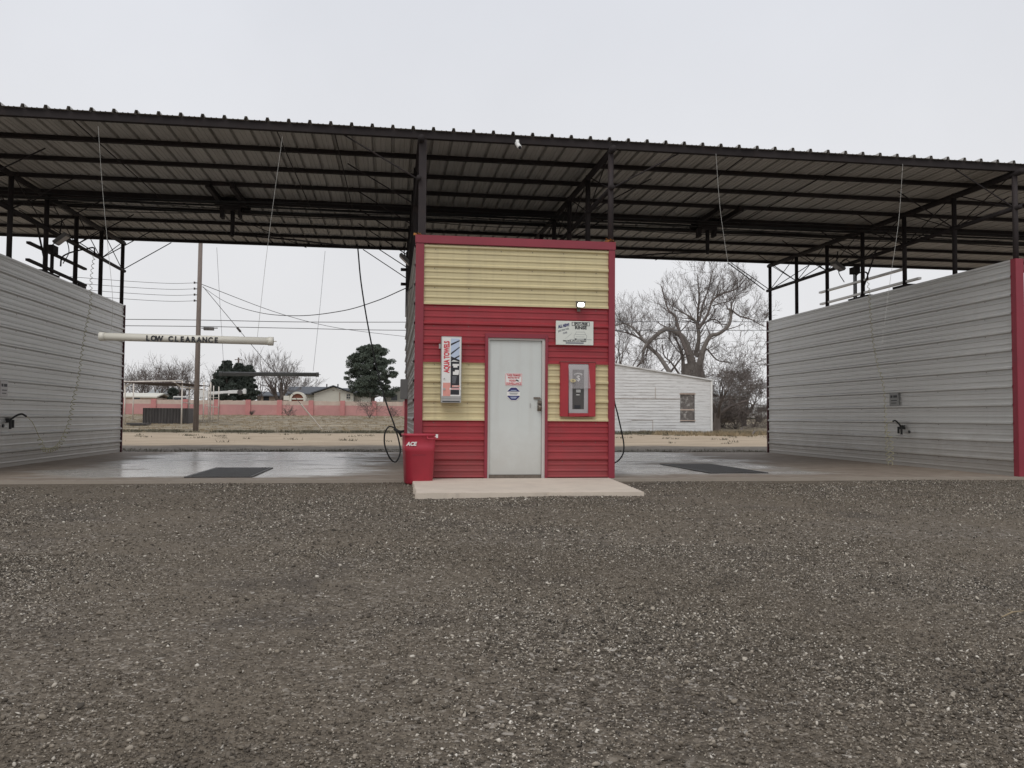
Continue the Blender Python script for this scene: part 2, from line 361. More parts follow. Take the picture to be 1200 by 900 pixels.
mb = MB(); mb.box(-22, 24, -.13, DEP+.15, -.16, 0)
s_ = mb.build('concrete_floor', m_slab, None, False); tag(s_, kind='structure')
# pad in front of the door
q = [aZ(488, 578, .012), aZ(755, 576.5, .012), aZ(719, 561.5, .012), aZ(486.8, 561, .012)]
q[2].y = q[3].y = -.134; q[3].x = q[0].x
ol = []
for k in range(4):
    A, B = q[k], q[(k+1) % 4]; m_ = 1 if k == 2 else 60
    for i in range(m_):
        p = A.lerp(B, i/m_); j = (random.uniform(-.006, .006) - (.02 if random.random() < .06 else 0)) if (k != 2 and i) else 0
        ol.append(Vector((p.x+(j if k in (1, 3) else 0), p.y+(abs(j)*1.2 if k == 0 else 0), -.10)))
mb = MB(); mb.prism(list(reversed(ol)), (0, 0, .113))
pd = mb.build('concrete_pad', m_pad, None, False, .004); tag(pd, kind='structure')

# loose stones
rng_ = np.random.default_rng(5)
ph = (1+5**.5)/2
ico = np.array([(-1, ph, 0), (1, ph, 0), (-1, -ph, 0), (1, -ph, 0), (0, -1, ph), (0, 1, ph), (0, -1, -ph), (0, 1, -ph), (ph, 0, -1), (ph, 0, 1), (-ph, 0, -1), (-ph, 0, 1)])/1.9
icf = np.array([(0, 11, 5), (0, 5, 1), (0, 1, 7), (0, 7, 10), (0, 10, 11), (1, 5, 9), (5, 11, 4), (11, 10, 2), (10, 7, 6), (7, 1, 8), (3, 9, 4), (3, 4, 2), (3, 2, 6), (3, 6, 8), (3, 8, 9), (4, 9, 5), (2, 4, 11), (6, 2, 10), (8, 6, 7), (9, 8, 1)])
octa = np.array([(1, 0, 0), (0, 1, 0), (-1, 0, 0), (0, -1, 0), (0, 0, 1), (0, 0, -1)])*1.0
ocf = np.array([(0, 1, 4), (1, 2, 4), (2, 3, 4), (3, 0, 4), (1, 0, 5), (2, 1, 5), (3, 2, 5), (0, 3, 5)])
_k = [(rng_.uniform(0, 2*PI), f_, rng_.uniform(0, 2*PI)) for f_ in (.5, .7, .9, 1.3, 1.7, 2.3, 3.1, 4.2, 5.5, 7.5, 10, 13)]
def patch(x, y): return sum(np.sin((x*math.cos(a)+y*math.sin(a))*f_*1.6+p_)/f_**.55 for a, f_, p_ in _k)/2.6
def scatter(n_, r0, r1, pw, base, basef, med, sig, grow_, cap):
    u = rng_.random(n_); r = (r0**pw + u*(r1**pw-r0**pw))**(1/pw)
    lat = (rng_.random(n_)-.5)*(1.45*r+.6) + r*.146
    px_, py_ = lat, r - CAMD
    keep = (py_ < -.16) & ~((py_ > q[0].y-.03) & (px_ > q[0].x-.02) & (px_ < q[1].x + .02))
    keep &= rng_.random(n_) < np.clip(.72+.40*patch(px_*.75, py_), .20, 1)
    px_, py_, r = px_[keep], py_[keep], r[keep]; N_ = len(px_); nv = len(base)
    size = np.clip(np.exp(rng_.normal(math.log(med), sig, N_))*np.maximum(1, 1+grow_*(r-3.5)), .0012, cap)
    V = base[None]*(1+rng_.normal(0, .24, (N_, nv, 1)))*np.stack([rng_.uniform(.8, 1.5, N_), rng_.uniform(.7, 1.1, N_), rng_.uniform(.5, .85, N_)], 1)[:, None, :]*size[:, None, None]
    an = rng_.uniform(0, 2*PI, N_); ca, sa = np.cos(an)[:, None], np.sin(an)[:, None]; tl = rng_.normal(0, .35, N_)[:, None]
    x, y, z = V[..., 0], V[..., 1], V[..., 2]; z = z + x*tl
    h_ = -.0495 + .010*np.sin(px_*1.7+py_*.9)+.008*np.sin(px_*.6-py_*2.1+1)+size*.3+rng_.uniform(-.003, .005, N_)
    V = np.stack([x*ca-y*sa + px_[:, None], x*sa+y*ca + py_[:, None], z + h_[:, None]], -1).reshape(-1, 3)
    return V, (basef[None]+(np.arange(N_)*nv)[:, None, None]).reshape(-1)
V1, F1 = scatter(34000, 1.9, 12.9, .8, ico, icf, .0050, .36, .03, .013)
V2, F2 = scatter(300000, 1.9, 6.2, 1.2, octa, ocf, .0030, .35, .05, .012)
V3, F3 = scatter(150000, 5.2, 12.9, 1.1, octa, ocf, .0036, .40, .07, .014)
V = np.concatenate([V1, V2, V3]); Fc = np.concatenate([F1, F2+len(V1), F3+len(V1)+len(V2)])
me = bpy.data.meshes.new('gravel_stones'); me.vertices.add(len(V)); me.vertices.foreach_set('co', V.astype(np.float32).ravel())
me.loops.add(len(Fc)); me.loops.foreach_set('vertex_index', Fc.astype(np.int32)); npol = len(Fc)//3
me.polygons.add(npol); me.polygons.foreach_set('loop_start', np.arange(0, len(Fc), 3, dtype=np.int32)); me.polygons.foreach_set('loop_total', np.full(npol, 3, dtype=np.int32))
me.update(calc_edges=True); me.materials.append(m_stone)
gs = bpy.data.objects.new('gravel_stones', me); C.objects.link(gs); tag(gs, 'grey and tan loose gravel stones covering the lot', 'gravel', kind='stuff')

# ================================================================== helpers for corrugated sheets
def corr(mb, O, u, up, nrm, L, H, ribs, z0=0., pitch=.2917, depth=.03, matf=lambda z: 0, screws=0, smat=0):
    """one sheet with ribs at heights in ribs, running along u; O is its bottom start"""
    prof = [(z0, 0.)]
    def add(z, d):
        if z0 < z < z0+H: prof.append((z, d))
    for k, zb in enumerate(ribs):
        add(zb-.022, 0); add(zb, depth); add(zb+.024, depth); add(zb+.050, 0)
        nb = zb+pitch
        for t in (1/3, 2/3):
            c = zb+.02+(pitch)*t
            add(c-.018, 0); add(c-.010, .010); add(c+.008, .010); add(c+.020, 0)
    prof.append((z0+H, 0.)); prof.sort(key=lambda a: a[0])
    O = Vector(O)
    for (za, da), (zb, db) in zip(prof, prof[1:]):
        if zb-za < 1e-5: continue
        a = O + up*za + nrm*da; b_ = O + up*zb + nrm*db
        mb.quad(a, a+u*L, b_+u*L, b_, matf((za+zb)/2))
    if screws:
        for zb in ribs:
            if not z0 < zb < z0+H: continue
            for k in range(screws):
                c = O + u*(L*(k+.5)/screws + random.uniform(-.01, .01)) + up*(zb+.018-.05) + nrm*.002
                mb.obox(c, u, nrm, up, .006, .004, .006, smat)

# ================================================================== BOOTH
booth = thing('wash_equipment_booth', (BX0, 0, 0), 'red and yellow ribbed metal booth with white door between the two wash bays', 'booth')
ribs = [.2917*k for k in range(0, 13)]
def band(z): return 0 if (z < .873 or 1.748 <= z < 2.622) else 1
dL, dR, dT = aY(567.6, 480, 0).x, aY(641.2, 480, 0).x, aY(604, 391.5, 0).z
mb = MB(); tw = .115
for x0, x1, z0, z1 in ((BX0+.02, dL+.01, 0, BH-.05), (dL+.01, dR-.01, dT-.02, BH-.05), (dR-.01, BX1-.02, 0, BH-.05)):
    corr(mb, (x0, .0, 0), X_, Z_, -Y_, x1-x0, z1-z0, ribs, z0=z0, matf=band, screws=max(2, int((x1-x0)/.45)), smat=2)
mb.build('front_wall', [m_red, m_yel, m_brass], booth)
for x0, x1 in ((BX0-.012, BX0+tw), (BX1-.088, BX1+.012)): mb = MB(); mb.box(x0, x1, -.045, .04, 0, BH-.107); mb.build('corner_trim', m_redtrim, booth, False, .004)
mb = MB(); mb.box(BX0-.02, BX1+.02, -.055, .06, BH-.105, BH+.02); mb.build('top_trim', m_redtrim, booth, False, .005)
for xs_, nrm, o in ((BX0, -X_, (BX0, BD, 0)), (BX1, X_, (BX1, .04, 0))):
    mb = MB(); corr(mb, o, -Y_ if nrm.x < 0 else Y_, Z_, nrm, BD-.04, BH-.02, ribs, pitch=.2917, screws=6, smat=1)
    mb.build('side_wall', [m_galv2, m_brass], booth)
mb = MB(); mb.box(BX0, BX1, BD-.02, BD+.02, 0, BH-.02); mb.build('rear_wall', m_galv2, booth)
mb = MB(); mb.box(BX0+.01, BX1-.01, .06, BD-.03, BH-.14, BH-.10); mb.build('booth_roof', m_galv2, booth)
# door opening trim, jambs, door
jl, jr, jt, jb = aY(571.2, 480, 0).x, aY(638.2, 480, 0).x, aY(604, 396.5, 0).z, aY(600, 555.6, 0).z
mb = MB()
mb.box(dL, jl, -.045, .02, 0, dT); mb.box(jr, dR, -.045, .02, 0, dT); mb.box(jl, jr, -.045, .02, jt, dT)
mb.build('door_trim', m_redtrim, booth, False, .003)
mb = MB()
mb.box(jl, jl+.025, -.02, .08, 0, jt); mb.box(jr-.045, jr, -.02, .08, 0, jt); mb.box(jl+.025, jr-.045, -.02, .08, jt-.03, jt)
mb.build('door_frame', m_doorframe, booth)
mb = MB(); mb.box(jl+.02, jr-.04, .018, .10, 0, .05); mb.build('threshold', m_brass, booth)
x0, x1 = jl+.028, jr-.048
door = MB().box(x0, x1, .015, .06, .055, jt-.033).build('door', m_door, booth, False, .004)
def DP(px, py, y=.012): return aY(px, py, y)
# stickers on the door
a, b2 = DP(592, 437.5), DP(612, 452)
mb = MB(); mb.box(a.x, b2.x, .009, .0155, b2.z, a.z, 0)
cx = (a.x+b2.x)/2; hgt = a.z-b2.z; w = b2.x-a.x
for z_, t, hh in ((.84, 'THESE PREMISES', .030), (.64, 'PROTECTED BY', .026), (.40, 'VIDEO', .030), (.16, 'SURVEILLANCE', .034)):
    mb.text(t, hh, (cx-.02 if t == 'VIDEO' else cx, .007, b2.z+hgt*z_), sx=.72 if len(t) > 8 else .9, m=1, bold=.02)
bw = .005
mb.box(a.x+.006, b2.x-.006, .0075, .0088, a.z-.008, a.z-.008+bw, 1); mb.box(a.x+.006, b2.x-.006, .0075, .0088, b2.z+.006, b2.z+.006+bw, 1)
mb.box(a.x+.006, a.x+.006+bw, .0075, .0088, b2.z+.006, a.z-.006, 1); mb.box(b2.x-.006-bw, b2.x-.006, .0075, .0088, b2.z+.006, a.z-.006, 1)
mb.obox(Vector((cx+.055, .0065, b2.z+hgt*.42)), Vector((.9, 0, -.43)), Y_, Vector((.43, 0, .9)), .022, .002, .008, 2)
mb.build('surveillance_sticker', [m_white, m_inkred, m_ink], door)
c = DP(601.8, 461.5); R_ = .103
mb = MB()
def octo(cx, cz, R, y0, y1, m, zlo=-9, zhi=9):
    pts = [(R*math.cos(PI/8+k*PI/4), R*math.sin(PI/8+k*PI/4)) for k in range(8)]
    out = []
    for i in range(8):
        p, q_ = pts[i], pts[(i+1) % 8]; out.append(p)
        for zz in (zlo, zhi):
            if (p[1]-zz)*(q_[1]-zz) < 0:
                t = (zz-p[1])/(q_[1]-p[1]); out.append((p[0]+(q_[0]-p[0])*t, zz))
    out = [p for p in out if zlo-1e-6 <= p[1] <= zhi+1e-6]
    out.sort(key=lambda p: math.atan2(p[1]-(max(zlo, -R)+min(zhi, R))/2, p[0]))
    mb.prism([Vector((cx+x, y0, cz+z)) for x, z in out], (0, y1-y0, 0), m)
octo(c.x, c.z, R_+.008, .0095, .0155, 0); octo(c.x, c.z, R_, .0078, .0094, 1, .034, 9); octo(c.x, c.z, R_, .0078, .0094, 1, -9, -.030)
for zz, ww in ((.052, .045), (.012, .07), (-.004, .055), (-.052, .05), (-.066, .035)):
    mb.box(c.x-ww, c.x+ww, .0060, .0072, c.z+zz-.004, c.z+zz+.004, 2 if abs(zz) < .02 else 3)
mb.build('octagonal_sticker', [m_white, m_inkblue, m_inkgrey, m_palebl], door)
# lock, hasp, handle
k = DP(632, 474); mb = MB()
mb.box(k.x-.03, k.x+.028, -.004, .016, k.z-.10, k.z+.04)
mb.tube([(k.x-.0, -.003, k.z-.045), (k.x-.0, -.055, k.z-.045)], .014, 10); mb.tube([(k.x-.0, -.052, k.z-.045), (k.x-.02, -.075, k.z-.045)], [.034, .026], 14)
mb.build('door_knob', m_brass, door, True)
k = DP(629, 466.5); mb = MB(); mb.box(k.x-.05, k.x+.05, -.006, .013, k.z-.014, k.z+.014)
mb.tube([(k.x+.04+.022*math.cos(t), -.02, k.z-.03+.03*math.sin(t)) for t in [i*PI/6 for i in range(12)]], .005, 6)
mb.box(k.x+.012, k.x+.066, -.03, -.008, k.z-.085, k.z-.035)
mb.build('hasp_padlock', m_brass, door)
k = DP(621.5, 475); mb = MB(); mb.box(k.x-.007, k.x+.007, .006, .016, k.z-.035, k.z+.03); mb.build('keyhole_plate', m_chrome, door)
# leaves caught on the booth corners
for (px, py, nm) in ((715, 284, 'right'), (492, 277, 'left')):
    mb = MB(); k = aY(px, py, 0)
    for _ in range(30 if nm == 'right' else 14):
        c = Vector((k.x+random.gauss(0, .035), random.uniform(-.05, .05), BH+.022+abs(random.gauss(0, .02))))
        a = Vector([random.gauss(0, 1) for _ in range(3)]).normalized(); b_ = a.cross(Vector((.3, .5, .8))).normalized()
        mb.quad(c-a*.018-b_*.012, c+a*.018-b_*.012, c+a*.018+b_*.012, c-a*.018+b_*.012)
    tag(mb.build('dead_leaves', m_leaf), 'orange dead leaves caught at the base of the round post on the booth' if nm == 'right' else 'small tuft of dead leaves by the square post on the booth', 'leaves', kind='stuff')

# rinse sign
a, b2 = aY(651.5, 375.8, -.05), aY(695.2, 404.8, -.05)
sg = thing('rinse_sign', ((a.x+b2.x)/2, -.05, b2.z), 'white board sign about spot free rinse screwed to the red wall right of the door', 'sign')
mb = MB(); mb.box(a.x, b2.x, -.058, -.030, b2.z, a.z); mb.build('board', m_signw, sg, False, .003)
W = b2.x-a.x; H = a.z-b2.z; y = -.0595
mb = MB()
def SP(u, v): return Vector((a.x+W*u, y, b2.z+H*v))
mb.box(SP(.42, 0).x, SP(.90, 0).x, y-.0002, y+.0010, SP(0, .80).z, SP(0, .96).z, 0)
mb.box(SP(.435, 0).x, SP(.885, 0).x, y-.0016, y-.0004, SP(0, .82).z, SP(0, .94).z, 2)
mb.text('SPOT-FREE', .036, SP(.66, .88)+Vector((0, -.003, 0)), sx=.88, m=0, bold=.04)
mb.text('RINSE', .045, SP(.66, .72), sx=1.15, m=0, bold=.04)
mb.text('ALL NEW!', .045, SP(.20, .79), Vector((.97, 0, .20)), Vector((-.20, 0, .97)), sx=.62, m=1, bold=.05, shear=.25)
mb.text('JUST FOR OUR', .026, SP(.20, .62), Vector((.96, 0, .28)), Vector((-.28, 0, .96)), sx=.72, m=3, bold=.03)
mb.text('CAR', .028, SP(.24, .50), Vector((.96, 0, .28)), Vector((-.28, 0, .96)), sx=.9, m=3, bold=.03)
mb.text('FINAL RINSE, APPLY LOW PRESSURE', .022, SP(.5, .165), sx=.74, m=0, bold=.02)
mb.box(SP(.26, 0).x, SP(.74, 0).x, y-.0004, y+.0004, SP(0, .05).z, SP(0, .115).z, 3)
mb.box(SP(.36, 0).x, SP(.95, 0).x, y-.0004, y+.0006, SP(0, .225).z, SP(0, .24).z, 3)
# car drawn seen from the front
cc = SP(.65, .40)
def ln(p, q_, m=3, w_=.0035): mb.bar(cc+Vector((p[0], 0, p[1])), cc+Vector((q_[0], 0, q_[1])), .001, w_, m, up=Vector((0, -1, 0)).cross(Vector((q_[0]-p[0], 0, q_[1]-p[1]))).normalized())
shp = [(-.095, -.05), (-.10, .0), (-.085, .015), (-.065, .055), (.065, .055), (.085, .015), (.10, .0), (.095, -.05), (-.095, -.05)]
for p, q_ in zip(shp, shp[1:]): ln(p, q_)
ln((-.085, .015), (.085, .015)); ln((-.07, -.02), (.07, -.02))
mb.box(cc.x-.085, cc.x-.062, y-.001, y+.0006, cc.z-.068, cc.z-.046, 0); mb.box(cc.x+.062, cc.x+.085, y-.001, y+.0006, cc.z-.068, cc.z-.046, 0)
ln((-.15, .02), (-.24, -.055), 3, .002); ln((-.13, .04), (-.17, .0), 3, .002)
mb.build('lettering', [m_ink, m_inkblue, m_signw, m_inkgrey], sg)

# booth flood light, lit
k = aY(679, 357.5, -.05)
fl = thing('flood_light', (k.x, -.05, k.z), 'small lit flood lamp mounted above the sign on the booth front', 'lamp')
mb = MB(); mb.tube([(k.x-.01, -.03, k.z-.07), (k.x-.01, -.10, k.z-.06), (k.x, -.12, k.z-.02)], .010, 8); mb.box(k.x-.035, k.x+.015, -.05, -.028, k.z-.10, k.z-.04); mb.build('bracket', m_brass, fl)
mb = MB(); mb.obox(Vector((k.x, -.13, k.z)), X_, Vector((0, .85, .5)).normalized(), Vector((0, -.5, .85)).normalized(), .068, .03, .042)
mb.obox(Vector((k.x, -.135, k.z+.038)), X_, Y_, Z_, .082, .035, .005); mb.build('lamp_housing', m_box, fl, False, .006)
mb = MB(); mb.obox(Vector((k.x, -.158, k.z-.010)), X_, Vector((0, .85, .5)).normalized(), Vector((0, -.5, .85)).normalized(), .050, .003, .032); mb.build('lens', m_lamp, fl, False, .01)

# towel dispenser
a, b2 = aY(517.3, 394.0, -.19), aY(540.4, 472, -.19)
td = thing('towel_dispenser', ((a.x+b2.x)/2, -.1, b2.z), 'tall narrow towel vending box with red and black face on the booth wall', 'dispenser')
MB().box(a.x, b2.x, -.19, -.028, b2.z+.06, a.z).build('cabinet', m_chrome, td, False, .006)
mb = MB(); mb.box(a.x+.002, b2.x-.002, -.20, -.028, b2.z, b2.z+.058); mb.box(a.x+.02, b2.x-.02, -.2022, -.199, b2.z+.006, b2.z+.028, 1); mb.build('tray', [m_chrome, m_ink], td, False, .003)
W = b2.x-a.x; H = a.z-b2.z; y = -.1935
def TP(u, v, dy=0): return Vector((a.x+W*u, y+dy, b2.z+H*v))
mb = MB()
def tb(u0, u1, v0, v1, m, dy=0): mb.box(TP(u0, 0).x, TP(u1, 0).x, y+dy-.0006, y+dy+.0006, TP(0, v0).z, TP(0, v1).z, m)
tb(.04, .96, .10, .985, 0, .0022)
tb(.10, .46, .10, .30, 4, .0005)
tb(.47, .90, .64, .97, 3, .0008)
tb(.47, .90, .12, .62, 1, .0009)
for v0, v1 in ((.86, .93), (.72, .83), (.62, .70)):
    mb.poly([TP(.47, v0, -.001), TP(.90, v1, -.001), TP(.90, v1+.018, -.001), TP(.47, v0+.03, -.001)], 1)
mb.poly([TP(.47, .66, -.0012), TP(.90, .62, -.0012), TP(.90, .645, -.0012), TP(.47, .70, -.0012)], 1)
mb.text('AQUA TOWELS', .080, TP(.28, .69), (0, 0, 1), (-1, 0, 0), sx=.60, m=2, bold=.045)
tb(.56, .88, .555, .585, 0, -.0005); tb(.60, .80, .53, .56, 0, -.0006); tb(.58, .86, .42, .47, 0, -.0006); tb(.68, .88, .44, .495, 0, -.0008)
for k_ in range(7): tb(.55, .55+.22-.01*k_, .39-.016*k_, .397-.016*k_, 5, -.0004)
tb(.54, .92, .235, .262, 4, -.0005); tb(.42, .98, .195, .222, 0, -.0008); tb(.50, .92, .202, .214, 2, -.0015)
mb.text('PRESS', .016, TP(.73, .25, -.002), sx=1.1, m=0, bold=.02)
mb.build('printed_face', [m_white, m_ink, m_inkred, m_palebl, m_pinkfade, m_inkgrey], td)
mb = MB()
for v in (.205, .36):
    p = TP(.16, v, -.001); MB().tube([p, p+Vector((0, -.012, 0))], .018 if v < .3 else .010, 12).build('lock', m_chrome, td)
p = TP(-.10, .86); MB().box(p.x-.0, p.x+.025, -.12, -.06, p.z-.04, p.z+.03).build('hasp', m_chrome, td)

# bill changer in its red surround
a, b2 = aY(656.4, 424.2, -.05), aY(697.6, 488.3, -.05)
bc = thing('bill_changer', ((a.x+b2.x)/2, -.05, b2.z), 'coin changer in a bright red surround under a torn plastic flap', 'vending machine')
ia, ib = aY(666.2, 426.3, -.05), aY(689.3, 484.3, -.05)
mb = MB()
mb.box(a.x, ia.x, -.065, -.02, b2.z, a.z); mb.box(ib.x, b2.x, -.065, -.02, b2.z, a.z); mb.box(ia.x, ib.x, -.065, -.02, ia.z, a.z); mb.box(ia.x, ib.x, -.065, -.02, b2.z, ib.z)
mb.box(a.x-.01, b2.x+.01, -.075, -.02, a.z, a.z+.012, 1)
mb.build('surround', [m_frame, m_brass], bc, False, .004)
mb = MB(); mb.box(ia.x, ib.x, -.050, -.02, ib.z, ia.z); mb.build('face_plate', m_plex, bc, False, .003)
ca_, cb_ = aY(671, 433, -.055), aY(684.3, 479.5, -.055)
mb = MB(); mb.box(ca_.x, cb_.x, -.053, -.049, cb_.z, ca_.z, 0)
cx = (ca_.x+cb_.x)/2
for k_, ch in enumerate('CHANGER'):
    t = (k_-3)*.20; mb.text(ch, .022, (cx+.095*math.sin(t), -.0545, ca_.z-.155+.095*math.cos(t)), (math.cos(t), 0, -math.sin(t)), (math.sin(t), 0, math.cos(t)), m=1, bold=.03)
mb.text('$', .085, (cx, -.0545, ca_.z-.135), m=1, bold=.01)
mb.box(cx-.035, cx+.035, -.064, -.053, cb_.z+.255, cb_.z+.30, 2); mb.box(cx-.03, cx+.02, -.055, -.0532, cb_.z+.215, cb_.z+.225, 1)
mb.box(cx-.06, cx+.035, -.058, -.053, cb_.z+.01, cb_.z+.06, 3)
mb.build('changer_face', [m_tin, m_white, m_chrome, m_ink], bc)
fa, fb, fc, fd = aY(666, 427.5, -.08), aY(690, 427.5, -.08), aY(692, 455.2, -.08), aY(668.5, 455.5, -.08)
mb = MB()
NU, NV = 8, 8
for i in range(NU+1):
    for j in range(NV+1):
        s, t = i/NU, j/NV; top = fa.lerp(fb, s); bot = fd.lerp(fc, s); p = top.lerp(bot, t)
        p.y = -.069 - .022*t - .008*math.sin(s*9+t*3)*t; mb.v.append(tuple(p))
for i in range(NU):
    for j in range(NV): k_ = i*(NV+1)+j; mb.f.append((k_, k_+NV+1, k_+NV+2, k_+1)); mb.m.append(0)
mb.build('plastic_flap', m_flap, bc, True)
k = aY(670.7, 446.2, -.055); mb = MB(); pts = [(k.x+.045*math.cos(t), -.108, k.z+.026*math.sin(t)) for t in [i*PI/8 for i in range(16)]]
mb.prism(pts, (0, .004, 0), 0); mb.text('25', .022, (k.x, -.110, k.z), m=1, bold=.02); mb.build('round_sticker', [m_yel, m_brass], bc)

# ================================================================== BAY WALLS
wr = [.26+.3095*k for k in range(-1, 11)]
def bay_wall(xf, side, label):
    w_ = thing('bay_wall', (xf, DEP/2, 0), label, 'wall', 'corrugated wash bay walls')
    xb = xf + side*.11
    y0 = 0.0
    for xx, nrm in ((xf, -side*X_), (xb, side*X_)):
        mb = MB()
        if nrm.x > 0: corr(mb, (xx, y0+.05, 0), Y_, Z_, nrm, DEP-.1, WH-.03, wr, z0=.0, pitch=.3095, depth=.040, screws=7, smat=1)
        else: corr(mb, (xx, DEP-.05, 0), -Y_, Z_, nrm, DEP-.1, WH-.03, wr, z0=.0, pitch=.3095, depth=.040, screws=7, smat=1)
        mb.build('panel', [m_galv, m_brass], w_)
    mb = MB(); xm = (xf+xb)/2
    mb.box(xm-.070, xm+.070, y0-.02, DEP+.02, WH-.035, WH+.004); mb.build('top_cap', m_galv, w_, False, .004)
    mb = MB(); mb.box(xm-.078, xm+.078, y0-.06, y0+.06, 0, WH+.008); mb.build('end_trim', m_redtrim, w_, False, .004)
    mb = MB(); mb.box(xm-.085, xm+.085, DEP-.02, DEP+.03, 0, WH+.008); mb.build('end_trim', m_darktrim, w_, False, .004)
    return w_
bay_wall(WR, 1, 'grey ribbed metal wall with a wide red end post, right of the booth')
bay_wall(WL, -1, 'grey ribbed metal wall with floating white clearance pipe in front, left of the booth')

# ================================================================== CANOPY
can = thing('canopy', (2, DEP/2, 0), 'long flat metal roof on dark steel pipe posts over the wash bays', 'canopy')
XA, XB = -14.0, 19.5
mb = MB(); prof = []; x = XA
while x < XB:
    prof += [(x, 0), (x+.216, 0), (x+.229, .050), (x+.265, .050), (x+.278, 0)]
    for t in (.065, .135): prof += [(x+t-.012, 0), (x+t-.006, .006), (x+t+.006, .006), (x+t+.012, 0)]
    x += .3048
prof.sort(key=lambda a: a[0])
for (xa, da), (xb, db) in zip(prof, prof[1:]):
    if xb-xa < 1e-6: continue
    mb.quad((xa, -.09, zr(-.09)+.115+da), (xb, -.09, zr(-.09)+.115+db), (xb, DEP+.12, zr(DEP+.12)+.115+db), (xa, DEP+.12, zr(DEP+.12)+.115+da))
mb.build('roof_sheet', m_roof, can)
mb = MB(); mb.box(XA, XB, DEP+.085, DEP+.100, zr(DEP)+.117, zr(DEP)+.170); mb.build('rib_closure', m_steel, can)
PY = [DEP*k/8 for k in range(9)]; PY[0] = -.02
for k, y in enumerate(PY):
    hgt = {0: .11, 4: .13}.get(k, .062)
    mb = MB(); z0 = zr(y)+.11
    mb.box(XA, XB, y-.026, y+.026, z0-hgt, z0)
    mb.box(XA, XB, y+.027, y+.055, z0-hgt, z0-hgt+.010)
    mb.build('purlin', m_steel, can)
postY = [.02+(DEP-.06)*k/6 for k in range(7)]
frames = [(WL-.055, 'wall'), (BX0+.02, 'booth'), (BX1-.045, 'booth'), (WR+.055, 'wall')]
ZC = 4.53
for fi, (fx, kind) in enumerate(frames):
    zt = WH-.1
    for k, y in enumerate(postY):
        mb = MB()
        if fi == 1 and k == 0: mb.box(fx-.0, fx+.115, y-.05, y+.06, zt, zr(y)+.09)
        elif fi == 1: mb.tube([(fx, y, zt), (fx, y, zr(y))], .045, 8)
        else: mb.tube([(fx, y, zt), (fx, y, zr(y)+.02)], .045, 10)
        mb.build('post', m_steel2 if k == 0 else m_steel, can, fi != 1 or k > 0)
    mb = MB(); mb.tube([(fx+.03 if fi == 1 else fx, -.16, zr(0)-.03), (fx+.03 if fi == 1 else fx, DEP+.05, zr(DEP)-.03)], .052, 10); mb.build('rafter', m_steel, can, True)
    mb = MB(); mb.tube([(fx, -.10, ZC), (fx, DEP+.14, ZC)], .040, 10); mb.build('lower_chord', m_steel, can, True)
    for k in range(6):
        a, b_ = postY[k], postY[k+1]
        for za_, zb_ in ((ZC, zr(b_)), (zr(a), ZC)): mb = MB(); mb.tube([(fx, a, za_), (fx, b_, zb_)], .010, 5); mb.build('cross_rod', m_steel, can)
    for sd in (-1, 1):
        if (fi == 1 and sd == 1) or (fi == 2 and sd == -1): continue
        for y in postY: mb = MB(); mb.tube([(fx, y, ZC), (fx+sd*1.15, y, zr(y)+.02)], .012, 5); mb.build('knee_rod', m_steel, can)
# conduit and drooping wiring along the middle purlin
mb = MB()
for k in range(7):
    y = 4.0+.2*k; z = zr(y)-.01-.03*random.random(); pts = []
    for i in range(120):
        x = XA+.3+(XB-XA-.6)*i/119; pts.append((x, y+.06*math.sin(x*.9+k), z-.05-.05*abs(math.sin(x*(.35+.07*k)+k))))
    mb.tube(pts, .008+.004*(k % 3), 5)
mb.tube([(XA, 4.75, zr(4.75)-.03), (XB, 4.75, zr(4.75)-.03)], .022, 6)
mb.build('wiring', m_wire, can)
# ridge seam wires/rods running front to back under the sheet
for xr in (-4.6, -1.75, -.9, 5.6, 7.4):
    mb = MB(); mb.tube([(xr, 0, zr(0)+.02), (xr+.05, 4.6, zr(4.6)-.01)], .009, 5); mb.build('tie_rod', m_steel, can)

# boom hangers with arms
def hanger(px, py, xend, pye, label):
    c = aY(px, py, 4.6); zt = zr(4.6)
    t = thing('wash_boom', (c.x, 4.6, zt), label, 'boom', 'ceiling booms in the wash bays')
    mb = MB()
    mb.box(c.x-.30, c.x+.30, 4.35, 4.45, zt-.12, zt-.02); mb.box(c.x-.30, c.x+.30, 4.80, 4.90, zt-.12, zt-.02)
    mb.box(c.x-.26, c.x-.18, 3.3, 4.9, zt-.05, zt+.05); mb.box(c.x+.18, c.x+.26, 3.3, 4.9, zt-.05, zt+.05)
    mb.box(c.x-.17, c.x+.17, 4.46, 4.79, zt-.17, zt-.07)
    mb.box(c.x-.23, c.x-.17, 4.5, 4.7, zt-.32, zt-.12); mb.box(c.x+.12, c.x+.17, 4.5, 4.7, zt-.30, zt-.12); mb.build('bracket', m_steel, t)
    mb = MB(); mb.tube([(c.x, 4.6, zt-.1), (c.x, 4.6, zt-.62)], .042, 10); mb.tube([(c.x, 4.6, zt-.58), (c.x, 4.6, zt-.68)], .030, 10); mb.build('swivel', m_steel, t, True)
    e = aY(xend, pye, 3.4); mb = MB()
    mb.tube([(c.x, 4.6, zt-.64), (c.x*.5+e.x*.5, 4.0, (zt-.64+e.z)/2+.02), (e.x, 3.4, e.z)], .016, 8)
    mb.tube([(c.x, 4.6, zt-.28), (c.x*.4+e.x*.6, 3.9, e.z+.06)], .008, 6)
    mb.build('boom_arm', m_steel, t, True); return e
e1 = hanger(273, 240, 420, 290, 'dark swivel boom under the roof of the bay left of the booth')
e2 = hanger(829, 268, 724, 301, 'dark swivel boom under the roof of the bay right of the booth')

